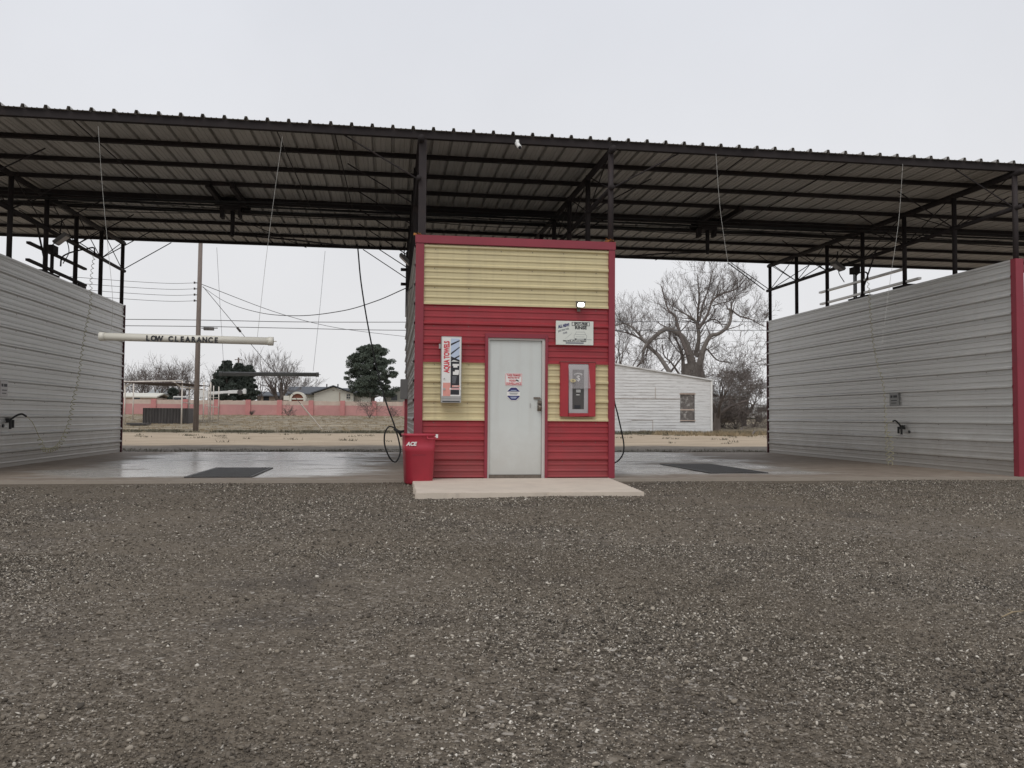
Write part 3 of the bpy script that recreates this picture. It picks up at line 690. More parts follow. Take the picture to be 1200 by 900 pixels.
# pressure hoses
def curve(pts, n=10):
    pts = [Vector(p) for p in pts]; out = []
    P_ = [pts[0]*2-pts[1]]+pts+[pts[-1]*2-pts[-2]]
    for i in range(1, len(P_)-2):
        p0, p1, p2, p3 = P_[i-1:i+3]
        for k in range(n):
            t = k/n; out.append(.5*((2*p1)+(p2-p0)*t+(2*p0-5*p1+4*p2-p3)*t*t+(3*p1-p0-3*p2+p3)*t**3))
    out.append(P_[-2]); return out
hs = thing('pressure_hose', (0, 2.5, 0), 'black hose dropping from the boom into a loop left of the booth', 'hose', 'pressure washer hoses')
pts = [aY(419, 288, 3.4), aY(420, 298, 3.35), aY(423, 330, 3.2), aY(430, 375, 3.0), aY(440, 425, 2.8), aY(452, 470, 2.6), aY(461, 495, 2.5), aY(467, 515, 2.45), aY(469, 530, 2.4), aY(464, 541, 2.4), aY(457, 537, 2.4), aY(451, 522, 2.4), aY(451, 508, 2.4), aY(456, 500, 2.4), aY(463, 502, 2.35), aY(469, 507, 2.3)]
MB().tube(curve(pts), .014, 8).build('hose', m_black, hs, True)
mb = MB(); p = aY(468, 506, 2.3); mb.tube([p+Vector((-.10, 0, .05)), p, p+Vector((.04, 0, -.09))], [.018, .03, .022], 8); mb.tube([p, p+Vector((.12, .02, .02))], .02, 8)
mb.build('spray_gun', m_black, hs, True)
hs2 = thing('pressure_hose', (3.6, 2.6, 0), 'black hose looping down beside the right corner of the booth', 'hose', 'pressure washer hoses')
pts = [aY(724, 301, 3.4), aY(722, 330, 3.35), Vector((BX1+.03, 3.1, 3.4)), Vector((BX1+.06, 2.7, 1.9)), aY(719.5, 466, 2.4), aY(724, 486, 2.4), aY(728, 504, 2.4), aY(731, 520, 2.4), aY(730, 532, 2.4), aY(723, 541, 2.4), aY(714, 543, 2.4), aY(706, 541, 2.5)]
pts[2:4] = [aY(718.0, 380, 2.9), aY(717, 430, 2.5)]
pts = pts[3:]
MB().tube(curve(pts), .014, 8).build('hose', m_black, hs2, True)

# grey box on a red post beside the booth
a, b2 = aY(469.3, 444.5, 2.0), aY(477.8, 467.8, 2.0)
eb = thing('control_box', ((a.x+b2.x)/2, 2.0, 0), 'narrow grey steel box on a dark red post at the left side of the booth', 'box')
MB().box(a.x, b2.x, 1.9, 2.12, b2.z, a.z).build('cabinet', m_box, eb, False, .006)
MB().box(b2.x-.055, b2.x-.002, 1.98, 2.03, 0, b2.z).build('stand', m_redtrim, eb)
MB().tube([(b2.x-.03, 2.0, a.z), (b2.x-.03, 2.0, 3.1), (b2.x+.05, 2.0, 3.2)], .012, 6).build('conduit', m_box, eb)

# bin
c = aZ(490, 566, -.03); c.z = -.035
bn = thing('trash_can', c, 'tall red plastic bin with white lettering at the left front corner of the booth', 'bin')
def rrect(cx, cy, z, w, d, r, rot):
    out = []
    for qx, qy, a0 in ((1, 1, 0), (-1, 1, PI/2), (-1, -1, PI), (1, -1, 1.5*PI)):
        for i in range(5):
            t = a0+i*PI/8; px = qx*(w/2-r)+r*math.cos(t); py = qy*(d/2-r)+r*math.sin(t)
            out.append(Vector((cx+px*math.cos(rot)-py*math.sin(rot), cy+px*math.sin(rot)+py*math.cos(rot), z)))
    return out
def loft(mb, rings, m=0, cap0=True, cap1=True):
    i = len(mb.v); k = len(rings[0])
    for r_ in rings: mb.v += [tuple(p) for p in r_]
    for a_ in range(len(rings)-1):
        for j in range(k): mb.f.append((i+a_*k+j, i+a_*k+(j+1) % k, i+(a_+1)*k+(j+1) % k, i+(a_+1)*k+j)); mb.m.append(m)
    if cap0: mb.f.append(tuple(i+j for j in reversed(range(k)))); mb.m.append(m)
    if cap1: mb.f.append(tuple(i+(len(rings)-1)*k+j for j in range(k))); mb.m.append(m)
rot = .10; W0, W1, HB = .385, .450, .715
mb = MB()
loft(mb, [rrect(c.x, c.y, c.z+z, W0+(W1-W0)*z/HB+e, W0+(W1-W0)*z/HB+e, .085, rot) for z, e in ((0, -.03), (.02, 0), (.46, 0), (.465, .006), (.54, .006), (.545, 0), (.68, 0), (.69, .022), (.715, .022), (.715, -.01), (.6, -.02))], cap1=True)
mb.build('body', m_bin, bn, True)
bn.children[0].data.polygons.foreach_set('use_smooth', [abs(p.normal.z) < .5 for p in bn.children[0].data.polygons])
mb = MB(); R = Vector((math.cos(rot), math.sin(rot), 0)); Nn = Vector((math.sin(rot), -math.cos(rot), 0))
f = c + Nn*(W1/2+.004)
mb.text('ACE', .052, f+R*(-.135)+Z_*.575+Nn*.003, R, Z_, m=0, bold=.05, shear=.25, depth=.004)
mb.obox(f+R*(.228)+Z_*.688+Nn*.012, R, Nn, Z_, .016, .006, .026, 0)
mb.obox(f+R*(.205)+Z_*.676+Nn*.012, Vector((.8, 0, .6)), Nn, Vector((-.6, 0, .8)), .016, .006, .008, 0)
mb.build('white_lettering', m_white, bn)
mb = MB(); mb.tube(curve([f+R*.19+Z_*.68+Nn*.01, f+R*.20+Z_*.66+Nn*.045, f+R*.10+Z_*.65+Nn*.05, f+R*.09+Z_*.68+Nn*.01], 5), .010, 8); mb.build('handle', m_bin, bn, True)
mb = MB(); mb.obox(f+Z_*.42-R*.02-Nn*.016, R, Nn, Z_, .10, .004, .004); mb.build('moulded_line', m_redtrim, bn)

p = aZ(1174, 723, -.035); d_ = aZ(1199, 717, -.035)-p
mb = MB(); mb.tube([p, p+d_*.5+Z_*.012, p+d_*1.1+Z_*.004], [.003, .004, .002], 5); mb.tube([p+d_*.5+Z_*.012, p+d_*.62+Vector((0, .05, .01))], .002, 4)
tag(mb.build('dry_twig', m_grass), 'pale dry twig lying on the gravel below the right bay wall', 'twig')
# drains
def drain(p4, label):
    q_ = [aZ(*p, .004) for p in p4]; x0 = (q_[0].x+q_[3].x)/2; x1 = (q_[1].x+q_[2].x)/2; y0 = (q_[0].y+q_[1].y)/2; y1 = (q_[2].y+q_[3].y)/2
    t = thing('drain_grate', ((x0+x1)/2, (y0+y1)/2, 0), label, 'drain', 'floor drains in the wash bays')
    MB().box(x0, x1, y0, y1, .001, .006).build('pit', m_ink, t)
    mb = MB(); mb.box(x0, x1, y0, y0+.05, .007, .016); mb.box(x0, x1, y1-.05, y1, .007, .016); mb.box(x0, x0+.05, y0+.051, y1-.051, .007, .016); mb.box(x1-.05, x1, y0+.051, y1-.051, .007, .016)
    k = int((x1-x0-.1)/.05)
    for i in range(k): xx = x0+.06+i*(x1-x0-.12)/k; mb.box(xx, xx+.028, y0+.052, y1-.052, .007, .015)
    mb.build('grate', m_grate, t)
drain(((222, 559.5), (300, 559.5), (316, 548.5), (248, 548.5)), 'dark steel floor grate in the wet bay left of the booth')
drain(((828, 554.5), (896, 554.5), (836, 544), (776, 544)), 'dark steel floor grate in the wet bay right of the booth')

# ------------------------------------------------------------------ clearance pipes and strings
def clear_pipe(pa, pb, Y, r_, mat, ropes, label, txt=None):
    a = aY(*pa, Y); b_ = aY(*pb, Y); zc = (a.z+b_.z)/2
    t = thing('clearance_pipe', ((a.x+b_.x)/2, Y, zc), label, 'pipe', 'hanging clearance pipes')
    MB().tube([a, b_], r_, 16).build('pipe', mat, t, True)
    d = (b_-a).normalized()
    for e, s_ in ((a, 1), (b_, -1)):
        mb = MB(); mb.tube([e-d*s_*.004, e+d*s_*.07], r_*1.14, 16); 
        if s_ == -1: mb.tube([e, e+d*.05], .008, 6)
        mb.build('end_cap', mat, t, True)
    for pts in ropes:
        MB().tube(curve([aY(x_, y_, Y) for x_, y_ in pts], 4), .0028 if Y < 2 else .004, 4).build('string', m_string if Y < 2 else m_stringd, t)
    if txt:
        up = Vector((-d.z, 0, d.x))
        mb = MB(); p = aY(*txt[1], Y); q_ = aY(*txt[2], Y); o = (p+q_)/2; L = (q_-p).length
        chars = txt[0]; nC = len(chars)
        for i, ch in enumerate(chars):
            if ch != ' ': mb.text(ch, .078, p+d*L*(i+.5)/nC+Vector((0, -r_+.002, 0)), d, up, depth=.016, bold=.035, sx=.85)
        mb.build('lettering', m_ink, t)
    return t
YC = -.05
clear_pipe((117, 394.3), (320, 400), YC, .056, m_pvc, [[(115, 148), (120, 220), (126, 285), (132, 350), (130, 390)], [(331, 160), (321, 232), (311, 310), (301.6, 395)]],
           'cream plastic pipe lettered low clearance, hanging at the mouth of the left bay', ('LOW CLEARANCE', (171, 397), (257.5, 397.5)))
clear_pipe((257, 438), (373.5, 439), DEP+.05, .052, m_pvcgrey, [[(254, 290), (258, 360), (262.5, 434)], [(381, 294), (374, 370), (367, 435)]],
           'unlettered plastic pipe in painted shade grey, hanging at the far end of the left bay')
st1 = MB(); st1.tube(curve([aY(839, 180, YC), aY(844, 245, YC), aY(853, 307, YC), aY(856, 318, YC), aY(857.5, 325, YC)], 6), .0032, 4)
tag(st1.build('hanging_string', m_string), 'pale string hanging loose over the middle of the right bay with a curled end', 'string', 'loose strings under the canopy')
st2 = MB(); st2.tube(curve([aY(1058, 192, YC), aY(1053, 260, YC), aY(1043, 330, YC), aY(1034, 400, YC), aY(1033.5, 408, YC)], 6), .0034, 4)
tag(st2.build('hanging_string', m_string), 'long pale string hanging in front of the grey right bay wall', 'string', 'loose strings under the canopy')
st3 = MB(); st3.tube([aY(814, 305, DEP), aY(814.5, 345, DEP), aY(814, 390, DEP)], .004, 4)
tag(st3.build('hanging_string', m_stringd), 'faint short string at the far edge of the roof above the bare tree', 'string', 'loose strings under the canopy')
# tension wire from the roof to the wall-top pipe in the right bay
mb = MB(); mb.tube([aY(853, 308, DEP-.2), aY(896, 340, DEP-.1)], .014, 6)
tag(mb.build('brace_wire', m_steel), 'dark wire slanting from the roof edge to the post of the right bay wall', 'wire')

# ------------------------------------------------------------------ racks, goosenecks, coil hoses on the walls
def rack(xw, side, rails, stand, label, goose):
    """rails: pairs of pixel ends on the plane X=xw; stand: pixel x of the bracket"""
    p0 = aX(stand[0], stand[1], xw)
    t = thing('hose_rack', (xw, p0.y, WH), label, 'rack', 'hose racks on the bay walls')
    for (a, b_) in rails:
        A, B = aX(*a, xw), aX(*b_, xw)
        mb = MB(); mb.bar(A, B, .07, .045); mb.build('rail', m_steel if side < 0 else m_chrome, t)
    mb = MB(); zt = aX(stand[0], stand[1], xw).z; zb = WH+.01
    mb.tube([(xw, p0.y, zb), (xw, p0.y, zt)], .04, 10); mb.tube([(xw, p0.y+.28, zb), (xw, p0.y+.28, zt-.1)], .022, 10); mb.tube([(xw, p0.y+.36, zb), (xw, p0.y+.36, zt-.2)], .018, 8)
    mb.box(xw-.10, xw+.10, p0.y-.35, p0.y+.45, WH+.006, WH+.035); mb.box(xw-.06, xw+.06, p0.y+.2, p0.y+.45, zt-.25, zt-.1)
    mb.build('bracket', m_steel, t)
    MB().box(xw-.10, xw+.10, p0.y-1.75 if side > 0 else p0.y+1.5, p0.y-1.25 if side > 0 else p0.y+1.9, WH+.006, WH+.05).build('base_plate', m_steel, t)
    mb = MB(); ym = p0.y-.9*side; mb.tube([(xw, p0.y+.1, WH+.05), (xw-side*.1, p0.y-.7, zt+.12)], .018, 6); mb.build('diagonal_stay', m_steel, t)
    mb = MB(); mb.tube(curve([(xw, p0.y+.28, zt-.1), (xw-side*.12, p0.y+.55, zt+.12), (xw-side*.15, p0.y+.75, zt-.12), (xw-side*.1, p0.y+.6, zt-.4)], 6), .010, 6); mb.build('supply_hose', m_black, t, True)
    MB().tube([(xw, p0.y, zt), (xw, p0.y, ZC)], .014, 6).build('supply_pipe', m_steel, t)
    g_ = [aX(*p, xw-side*.25*i/(len(goose)-1)) for i, p in enumerate(goose)]
    MB().tube(curve(g_, 6), .016, 8).build('gooseneck', m_steel, t, True)
    return t, g_[-1]
_, gl = rack(WL-.075, -1, [((33, 284), (100, 315.5)), ((32, 304), (100, 334.5))], (54, 278), 'pipe rack with a curved arm on top of the left bay wall',
             [(71, 312), (72.5, 302), (80, 297), (90, 294), (100, 292), (110, 290.5), (110.5, 300)])
_, gr = rack(WR+.075, 1, [((961, 343), (1060, 315)), ((962, 356.5), (1078, 326))], (1011, 305), 'bright metal rack rails on top of the right bay wall',
             [(1003, 330), (1004, 322), (1010, 319), (1016, 320), (1017, 328)])
def coil(path, plane, name_label, rad, turns_per_m, fat):
    base = curve([aX(x_, y_, plane) for x_, y_ in path], 14); L = 0; pts = []
    for i in range(len(base)-1):
        seg = (base[i+1]-base[i]); n_ = max(2, int(seg.length*turns_per_m*8)); d = seg.normalized(); a = d.cross(X_)
        if a.length < .01: a = Y_
        a.normalize(); b_ = d.cross(a)
        for k in range(n_):
            s_ = L+seg.length*k/n_; ph_ = s_*turns_per_m*2*PI; fade = fat(i/(len(base)-1))
            pts.append(base[i]+seg*(k/n_)+(a*math.cos(ph_)+b_*math.sin(ph_))*rad*fade)
        L += seg.length
    t = thing('coil_hose', base[0], name_label, 'hose', 'coiled foam hoses on the bay walls')
    MB().tube(pts, .0062, 5).build('coil', m_coil, t, True)
    return t
ct = coil([(110.5, 300), (107, 325), (106, 360), (100, 390), (94, 430), (91, 450), (86, 472), (80, 500), (68, 523), (52, 527), (45, 510), (38, 495), (31, 488)], WL+.22, 'pale coiled foam hose drooping across the left bay wall', .032, 9, lambda s: .8 if s < .45 else (1.25 if s < .82 else .06))
ct2 = coil([(1017, 328), (1019, 350), (1022, 390), (1028, 425), (1034, 445), (1037, 470), (1038, 505), (1041, 540), (1045, 540), (1044, 515), (1040, 505), (1039.5, 498), (1042, 495), (1046, 494)], WR-.22, 'pale coiled foam hose hanging down the right bay wall', .030, 9, lambda s: .7 if s < .5 else (1.3 if s < .78 else .06))
def gun_holder(px, py, xw, side, label):
    p = aX(px, py, xw-side*.06); t = thing('brush_holder', p, label, 'holder', 'foam brush holders on the bay walls')
    mb = MB(); mb.box(min(xw, p.x), max(xw, p.x)+.0, p.y-.05, p.y+.05, p.z-.05, p.z+.03); mb.tube([p+Vector((-side*.02, -.04, 0)), p+Vector((-side*.02, -.04, -.16))], .022, 10); mb.tube([p+Vector((-side*.02, .06, 0)), p+Vector((-side*.02, .06, -.14))], .022, 10)
    mb.tube([p+Vector((0, -.28, -.10)), p+Vector((-side*.02, -.28, -.10))], .03, 8)
    mb.build('bracket', m_black, t, False)
    return t, p
t, p = gun_holder(12, 492, WL, -1, 'black foam brush holder low on the left bay wall')
q_ = aX(31, 488, WL+.22); MB().tube(curve([p, p+(q_-p)*.35+Z_*.05, p+(q_-p)*.7+Z_*.06, q_]), [.017]*31, 8).build('gun', m_black, t, True)
t, p = gun_holder(1056, 500, WR, 1, 'black foam brush holder low on the right bay wall')
q_ = aX(1046, 494, WR-.22); MB().tube(curve([p, p+(q_-p)*.35+Z_*.04, p+(q_-p)*.7+Z_*.05, q_]), .017, 8).build('gun', m_black, t, True)
def wall_sign(pa, pb, xw, side, label):
    a, b_ = aX(*pa, xw-side*.034), aX(*pb, xw-side*.034); x = a.x
    t = thing('notice_sign', (x, (a.y+b_.y)/2, b_.z), label, 'sign', 'small notices on the bay walls')
    y0, y1 = sorted((a.y, b_.y)); MB().box(x-.006, x+.006, y0, y1, b_.z, a.z).build('board', m_pvcgrey if side > 0 else m_plex, t, False, .002)
    mb = MB(); xo = x-side*.0075; Hh = a.z-b_.z; Ww = y1-y0; yf = y0 if side > 0 else y1
    for u0, u1, v0, v1 in ((.12, .36, .60, .78), (.45, .88, .60, .78), (.2, .85, .36, .42), (.2, .8, .18, .23)):
        if side > 0: u0, u1 = 1-u1, 1-u0
        mb.box(xo-.0008, xo+.0008, y0+Ww*u0, y0+Ww*u1, b_.z+Hh*v0, b_.z+Hh*v1)
    mb.build('print', m_ink, t)
wall_sign((1042.5, 460), (1053, 475.5), WR, 1, 'small grey notice plate on the right bay wall')
wall_sign((.5, 445), (8.5, 465), WL, -1, 'small grey notice plate on the left bay wall')
# wall-top flood lights under the roof (unlit)
def flood(c, tilt, label):
    c = Vector(c); t = thing('flood_light', c, label, 'lamp', 'unlit flood lamps under the canopy')
    a = Vector((math.cos(tilt), 0, -math.sin(tilt))); b_ = Vector((math.sin(tilt), 0, math.cos(tilt)))
    MB().obox(c, a, Y_, b_, .15, .12, .035).build('lamp_housing', m_box, t, False, .01)
    MB().obox(c-b_*.038, a, Y_, b_, .12, .10, .004).build('lens', m_plex, t)
    mb = MB(); mb.tube([c+b_*.03, c+Vector((-.03, 0, .14)), c+Vector((.0, 0, .35))], .014, 6); mb.build('bracket', m_steel, t)
flood(aX(72, 280, WL+.1), -.7, 'unlit flood lamp angled above the left bay wall')
flood(aX(982, 312, WR-.1), .6, 'unlit flood lamp angled above the right bay wall')
flood(aX(475, 303, BX0-.25) if False else aY(475, 304, 5.0), .75, 'unlit flood lamp by the rear left side of the booth')
# security camera under the front edge
k = aY(607.5, 171, -.12); t = thing('security_camera', k, 'small white camera hanging from the front edge of the roof above the booth', 'camera')
mb = MB(); mb.tube([k+Vector((-.01, .04, .10)), k+Vector((-.01, .03, .04))], .028, 12); mb.build('mount', m_white, t, True)
mb = MB(); mb.tube([k+Vector((-.02, .03, .05)), k+Vector((.01, -.08, -.05))], [.034, .034], 12); mb.build('body', m_white, t, True)
mb = MB(); mb.tube([k+Vector((.010, -.078, -.049)), k+Vector((.012, -.086, -.056))], .026, 12); mb.build('lens', m_ink, t)
# service brackets on the booth's rear left
mb = MB(); 
for yy_ in (316, 333): p = aY(474, yy_, 7.5); mb.box(p.x-.09, BX0, 7.45, 7.55, p.z-.03, p.z+.03)
tag(mb.build('wire_bracket', m_steel), 'pair of dark stub brackets where the overhead wire meets the booth', 'bracket')

# ================================================================== BACKGROUND
def bY(px, base_py):        # depth where the terrain shows at this pixel
    Y = 12.0
    for _ in range(4000):
        p = aY(px, base_py, Y)
        if p.z <= gz(Y): return Y
        Y += .1
    return Y
def on(px, py):
    Y = bY(px, py); p = aY(px, py, Y); p.z = gz(Y); return p

# utility pole
PYY = 38.5
pb = aY(229.3, 504.5, PYY); pb.z = gz(PYY); pt = aY(235, 288, PYY); pt = pb+(pt-pb)*1.09
up = thing('utility_pole', pb, 'tall brown wooden utility pole beyond the left bay', 'pole')
MB().tube([pb-Z_*.1, pb.lerp(pt, .5), pt], [.165, .14, .12], 12).build('pole_shaft', m_wood, up, True)
mb = MB()
for yy_ in (331.5, 338.5, 345.5, 352.5):
    p = aY(230, yy_, PYY); mb.tube([p+X_*.18, p-X_*.08], .028, 6); mb.tube([p-X_*.10+Z_*-.05, p-X_*.10+Z_*.07], .05, 8)
mb.build('insulators', m_tin, up)
p = aY(245, 385.3, PYY-.2); mb = MB(); mb.box(p.x-.30, p.x+.27, PYY-.3, PYY-.1, p.z-.09, p.z+.09); mb.tube([aY(236, 384.5, PYY), aY(255, 384.5, PYY-.2)], .03, 6); mb.build('splice_box', m_tin, up)
g0, g1 = aY(238, 336, PYY), on(377, 503)
MB().tube([g0, g1], .018, 5).build('guy_wire', m_wiref, up)
a_ = g0.lerp(g1, .26); MB().tube([a_, a_+(g1-g0).normalized()*.35], .07, 8).build('guy_insulator', m_tin, up)
sl = aY(352, 472, g0.lerp(g1, .80).y)
MB().tube([g0.lerp(g1, .805)+Z_*.0, g1], .05, 8).build('guy_guard', m_pipew, up)
def pline(pts, r, label, mat=m_wiref, grp='overhead power lines'):
    mb = MB(); mb.tube(curve(pts, 8), r, 4); tag(mb.build('power_line', mat), label, 'wire', grp)
e = aY(475, 338, 7.5)
pline([aY(237, 336, PYY), aY(265, 354, 32), aY(305, 366.5, 25), aY(350, 370, 19), aY(400, 364.5, 14), aY(440, 353, 10.5), e], .014, 'thick black overhead wire sagging from the utility pole to the booth', m_wire)
for y1, y2, y3, y4, lab in ((375, 377.5, 377, 377, 'upper of the two thin level power lines behind the bays'), (382.5, 387, 387, 387, 'lower of the two thin level power lines behind the bays')):
    pline([aY(60, y1-1.5, PYY), aY(229, y1, PYY), aY(345, y1+2.2, PYY+1), aY(475, y2, PYY+2), aY(719, y3, PYY+4), aY(897, y4, PYY+5), aY(1100, y4-2, PYY+6)], .020, lab)
pline([aY(236, 333, PYY), aY(330, 368, 50), aY(400, 385, 62), aY(480, 395, 75)], .02, 'faint wire running from the utility pole down toward the big pine')
for k_, yy_ in enumerate((331.5, 338.5, 345.5, 352.5)):
    pline([aY(229, yy_, PYY), aY(200, yy_+.6, PYY-2), aY(150, yy_-2, PYY-6), aY(60, yy_-9, PYY-14)], .012, 'short thin wire leaving the utility pole insulators toward the left bay wall' , grp='thin wires at the pole insulators')

# livestock shelter with white pipe frame
SY = bY(212, 497.5)
ls = thing('pipe_shelter', aY(180, 497, SY), 'open shelter with white pipe posts and low brown roof behind the left bay', 'shelter')
def vpost(px, base, top, name='post', r=.055, par=ls, mat=m_pipew, Y=None):
    Y = Y or bY(px, base); p = aY(px, base, Y); p.z = gz(Y)-.02; t_ = aY(px, top, Y)
    MB().tube([p, Vector((p.x, p.y, t_.z))], r, 8).build(name, mat, par, True); return p, t_
vpost(145.5, 498, 446, Y=SY); vpost(212.5, 498, 446, Y=SY)
B2 = SY+8.5
for px in (155.5, 221, 238, 246): vpost(px, 495, 449 if px < 200 else 448, Y=B2 if px in (155.5, 246) else SY+(4 if px == 221 else 7))
a, b_ = aY(156, 447, SY), aY(206, 446.5, SY)
mb = MB(); mb.tube([aY(144.5, 447.5, SY), aY(212.5, 446.5, SY)], .06, 8); mb.tube([aY(145, 455, SY), aY(156, 447, SY)], .05, 8); mb.tube([aY(203, 447, SY), aY(212.5, 453.5, SY)], .05, 8)
mb.tube([aY(212.5, 453.5, SY), aY(240, 457, B2)], .05, 8); mb.build('frame', m_pipew, ls, True)
zr0 = aY(180, 447.5, SY).z-.14; zr1 = aY(240, 450.5, B2).z-.42
mb = MB(); x0, x1 = aY(146, 446, SY).x, aY(213, 446, SY).x
mb.prism([(x0, SY-.3, zr0+.04), (x1+.2, SY-.3, zr0+.04), (x1+.2, B2, zr1+.25), (x0, B2, zr1+.25)], (0, 0, .05)); mb.build('shelter_roof', m_brownroof, ls)
# corral panels to the right of it
co = thing('corral_panel', on(240, 494), 'white pipe corral rails standing behind the utility pole', 'fence')
for px, bs_, tp in ((238, 496, 452), (244, 495.5, 453), (249.5, 494, 452), (255.7, 493, 453)): vpost(px, bs_, tp, 'post', .04, co)
mb = MB(); Ya, Yb = bY(212.5, 496), bY(255.7, 493)
mb.tube([aY(213, 471.5, Ya), aY(234, 474, (Ya+Yb)/2)], .035, 6); mb.tube([aY(241, 475.5, Ya+3), aY(255.7, 477.5, Yb)], .035, 6); mb.tube([aY(241, 466, Ya+3), aY(255.7, 466, Yb)], .02, 6)
mb.build('rail', m_pipew, co, True)
# dark corrugated stock tank / windbreak
Yt = SY+1.5; a, b_ = aY(167.5, 478, Yt), aY(220.5, 497, Yt)
mb = MB(); kx = a.x
pts = []
n_ = 60
for i in range(n_+1):
    x = a.x+(b_.x-a.x)*i/n_; pts.append((x, Yt+.05*math.sin(i*1.6)))
zb_, zt_ = gz(Yt)-.05, a.z
for (xa, ya), (xb, yb) in zip(pts, pts[1:]):
    mb.quad((xa, ya, zb_), (xb, yb, zb_), (xb, yb, zt_), (xa, ya, zt_)); mb.quad((xb, yb+1.6, zb_), (xa, ya+1.6, zb_), (xa, ya+1.6, zt_), (xb, yb+1.6, zt_))
mb.quad((a.x, Yt, zb_), (a.x, Yt+1.6, zb_), (a.x, Yt+1.6, zt_), (a.x, Yt, zt_)); mb.quad((b_.x, Yt, zb_), (b_.x, Yt+1.6, zb_), (b_.x, Yt+1.6, zt_), (b_.x, Yt, zt_))
tag(mb.build('stock_windbreak', m_tin), 'low dark corrugated tin pen under the pipe shelter', 'pen')
mb = MB(); Yt = bY(160, 499)
a, b_ = aY(148, 498, Yt), aY(171, 498, Yt)
mb.box(a.x, b_.x, Yt, Yt+1.3, gz(Yt)+.08, gz(Yt)+.20); mb.box(a.x+.2, b_.x-.3, Yt+.2, Yt+.3, gz(Yt)-.02, gz(Yt)+.08); mb.box(a.x+.2, b_.x-.3, Yt+1.0, Yt+1.1, gz(Yt)-.02, gz(Yt)+.08)
tag(mb.build('pallet', m_tin), 'low dark pallet lying in the grass beside the tin pen', 'pallet')

# pink wall
YW = 82.0
pw = thing('pink_wall', aY(300, 487, YW), 'long pink painted block wall with pale top across the far field', 'wall')
zb0 = gz(YW)-.25; zt0 = aY(300, 474.3, YW).z; zt1 = aY(300, 469.2, YW).z
xa, xb = aY(60, 480, YW).x, aY(640, 480, YW).x
MB().box(xa, xb, YW, YW+.22, zb0, zt0).build('block_wall', m_pinkw, pw)
mb = MB(); x = xa
while x < xb:
    w_ = random.uniform(.35, .6); mb.box(x, min(x+w_, xb)-.006, YW+.004, YW+.216, zt0+.001, zt1-random.uniform(0, .05)); x += w_
mb.build('pale_cap', m_cap, pw)
for k_ in range(-2, 10):
    p = aY(180+k_*36.9, 480, YW); MB().box(p.x-.26, p.x+.26, YW-.16, YW+.26, zb0, zt1+.06).build('pilaster', m_pinkp, pw, False, .01)

def poly_house(): pass
YH = 104.0
def hz(py, px=380, Y=YH): return aY(px, py, Y).z
# white gabled house
hs_ = thing('white_house', aY(390, 468, YH), 'white gabled house with grey roof left of the big pine', 'house')
gl_, gr_, ga = aY(366.7, 461, YH), aY(415, 461.2, YH), aY(390.8, 452.6, YH)
gzb = gz(YH)-.3; Dp = 9.0
mb = MB(); mb.prism([(gl_.x+.15, YH, gzb), (gr_.x-.15, YH, gzb), (gr_.x-.15, YH, gr_.z), (ga.x, YH, ga.z-.12), (gl_.x+.15, YH, gl_.z)], (0, Dp, 0))
w0 = aY(335, 462, YH).x; mb.box(w0, gl_.x+.1, YH+3, YH+Dp, gzb, gl_.z-.1); w1 = aY(436, 462, YH).x; mb.box(gr_.x-.1, w1, YH+4, YH+Dp, gzb, gr_.z-.1)
mb.build('wall', m_hwhite, hs_)
mb = MB()
def slope(p, q_, y0, y1, th=.14):        # roof slab between two profile points, extruded along Y
    mb.prism([(p[0], y0, p[1]), (q_[0], y0, q_[1]), (q_[0], y0, q_[1]+th), (p[0], y0, p[1]+th)], (0, y1-y0, 0))
slope((gl_.x-.3, gl_.z-.06), (ga.x, ga.z), YH-.5, YH+Dp); slope((ga.x, ga.z), (gr_.x+.3, gr_.z-.06), YH-.5, YH+Dp)
# wing with its ridge along X
yr = YH+6; x0 = w0-.3; x1 = gl_.x+1
mb.prism([(x0, YH+2.5, gl_.z-.1), (x0, yr, ga.z-.05), (x0, yr, ga.z+.1), (x0, YH+2.5, gl_.z+.05)], (aY(371, 460, YH).x-x0+2.2, 0, 0))
mb.prism([(x0, yr, ga.z-.05), (x0, yr+3.5, gl_.z-.1), (x0, yr+3.5, gl_.z+.05), (x0, yr, ga.z+.1)], (aY(371, 460, YH).x-x0+2.2, 0, 0))
mb.prism([(gr_.x-2, YH+3.5, gr_.z-.1), (gr_.x-2, yr, ga.z-.2), (gr_.x-2, yr, ga.z-.05), (gr_.x-2, YH+3.5, gr_.z+.05)], (w1-gr_.x+2.2, 0, 0))
rf = mb.build('roof', m_hroof, hs_)
mb = MB(); 
for px in (383, 396): p = aY(px, 452, yr); mb.tube([p-Z_*.3, p+Z_*.25], .09, 8)
mb.build('roof_vents', m_tin, rf)
p = aY(408.2, 464.5, YH); wd = MB().box(p.x-.24, p.x+.24, YH-.04, YH+.05, p.z-.32, p.z+.32).build('window', m_glass, hs_)
mb = MB()
for zz in (-.34, 0, .34): mb.box(p.x-.27, p.x+.27, YH-.07, YH-.041, p.z+zz-.025, p.z+zz+.025)
for xx in (-.26, 0, .26): mb.box(p.x+xx-.02, p.x+xx+.02, YH-.065, YH-.042, p.z-.30, p.z+.30)
mb.build('frame', m_hwhite, wd)
p = aY(398, 464, YH); MB().box(p.x-.07, p.x+.07, YH-.04, YH+.03, gz(YH), p.z+.5).build('downpipe', m_htan, hs_)
p = aY(391, 457.5, YH); MB().box(p.x-.14, p.x+.14, YH-.03, YH+.03, p.z-.06, p.z+.06).build('gable_vent', m_htan, hs_)
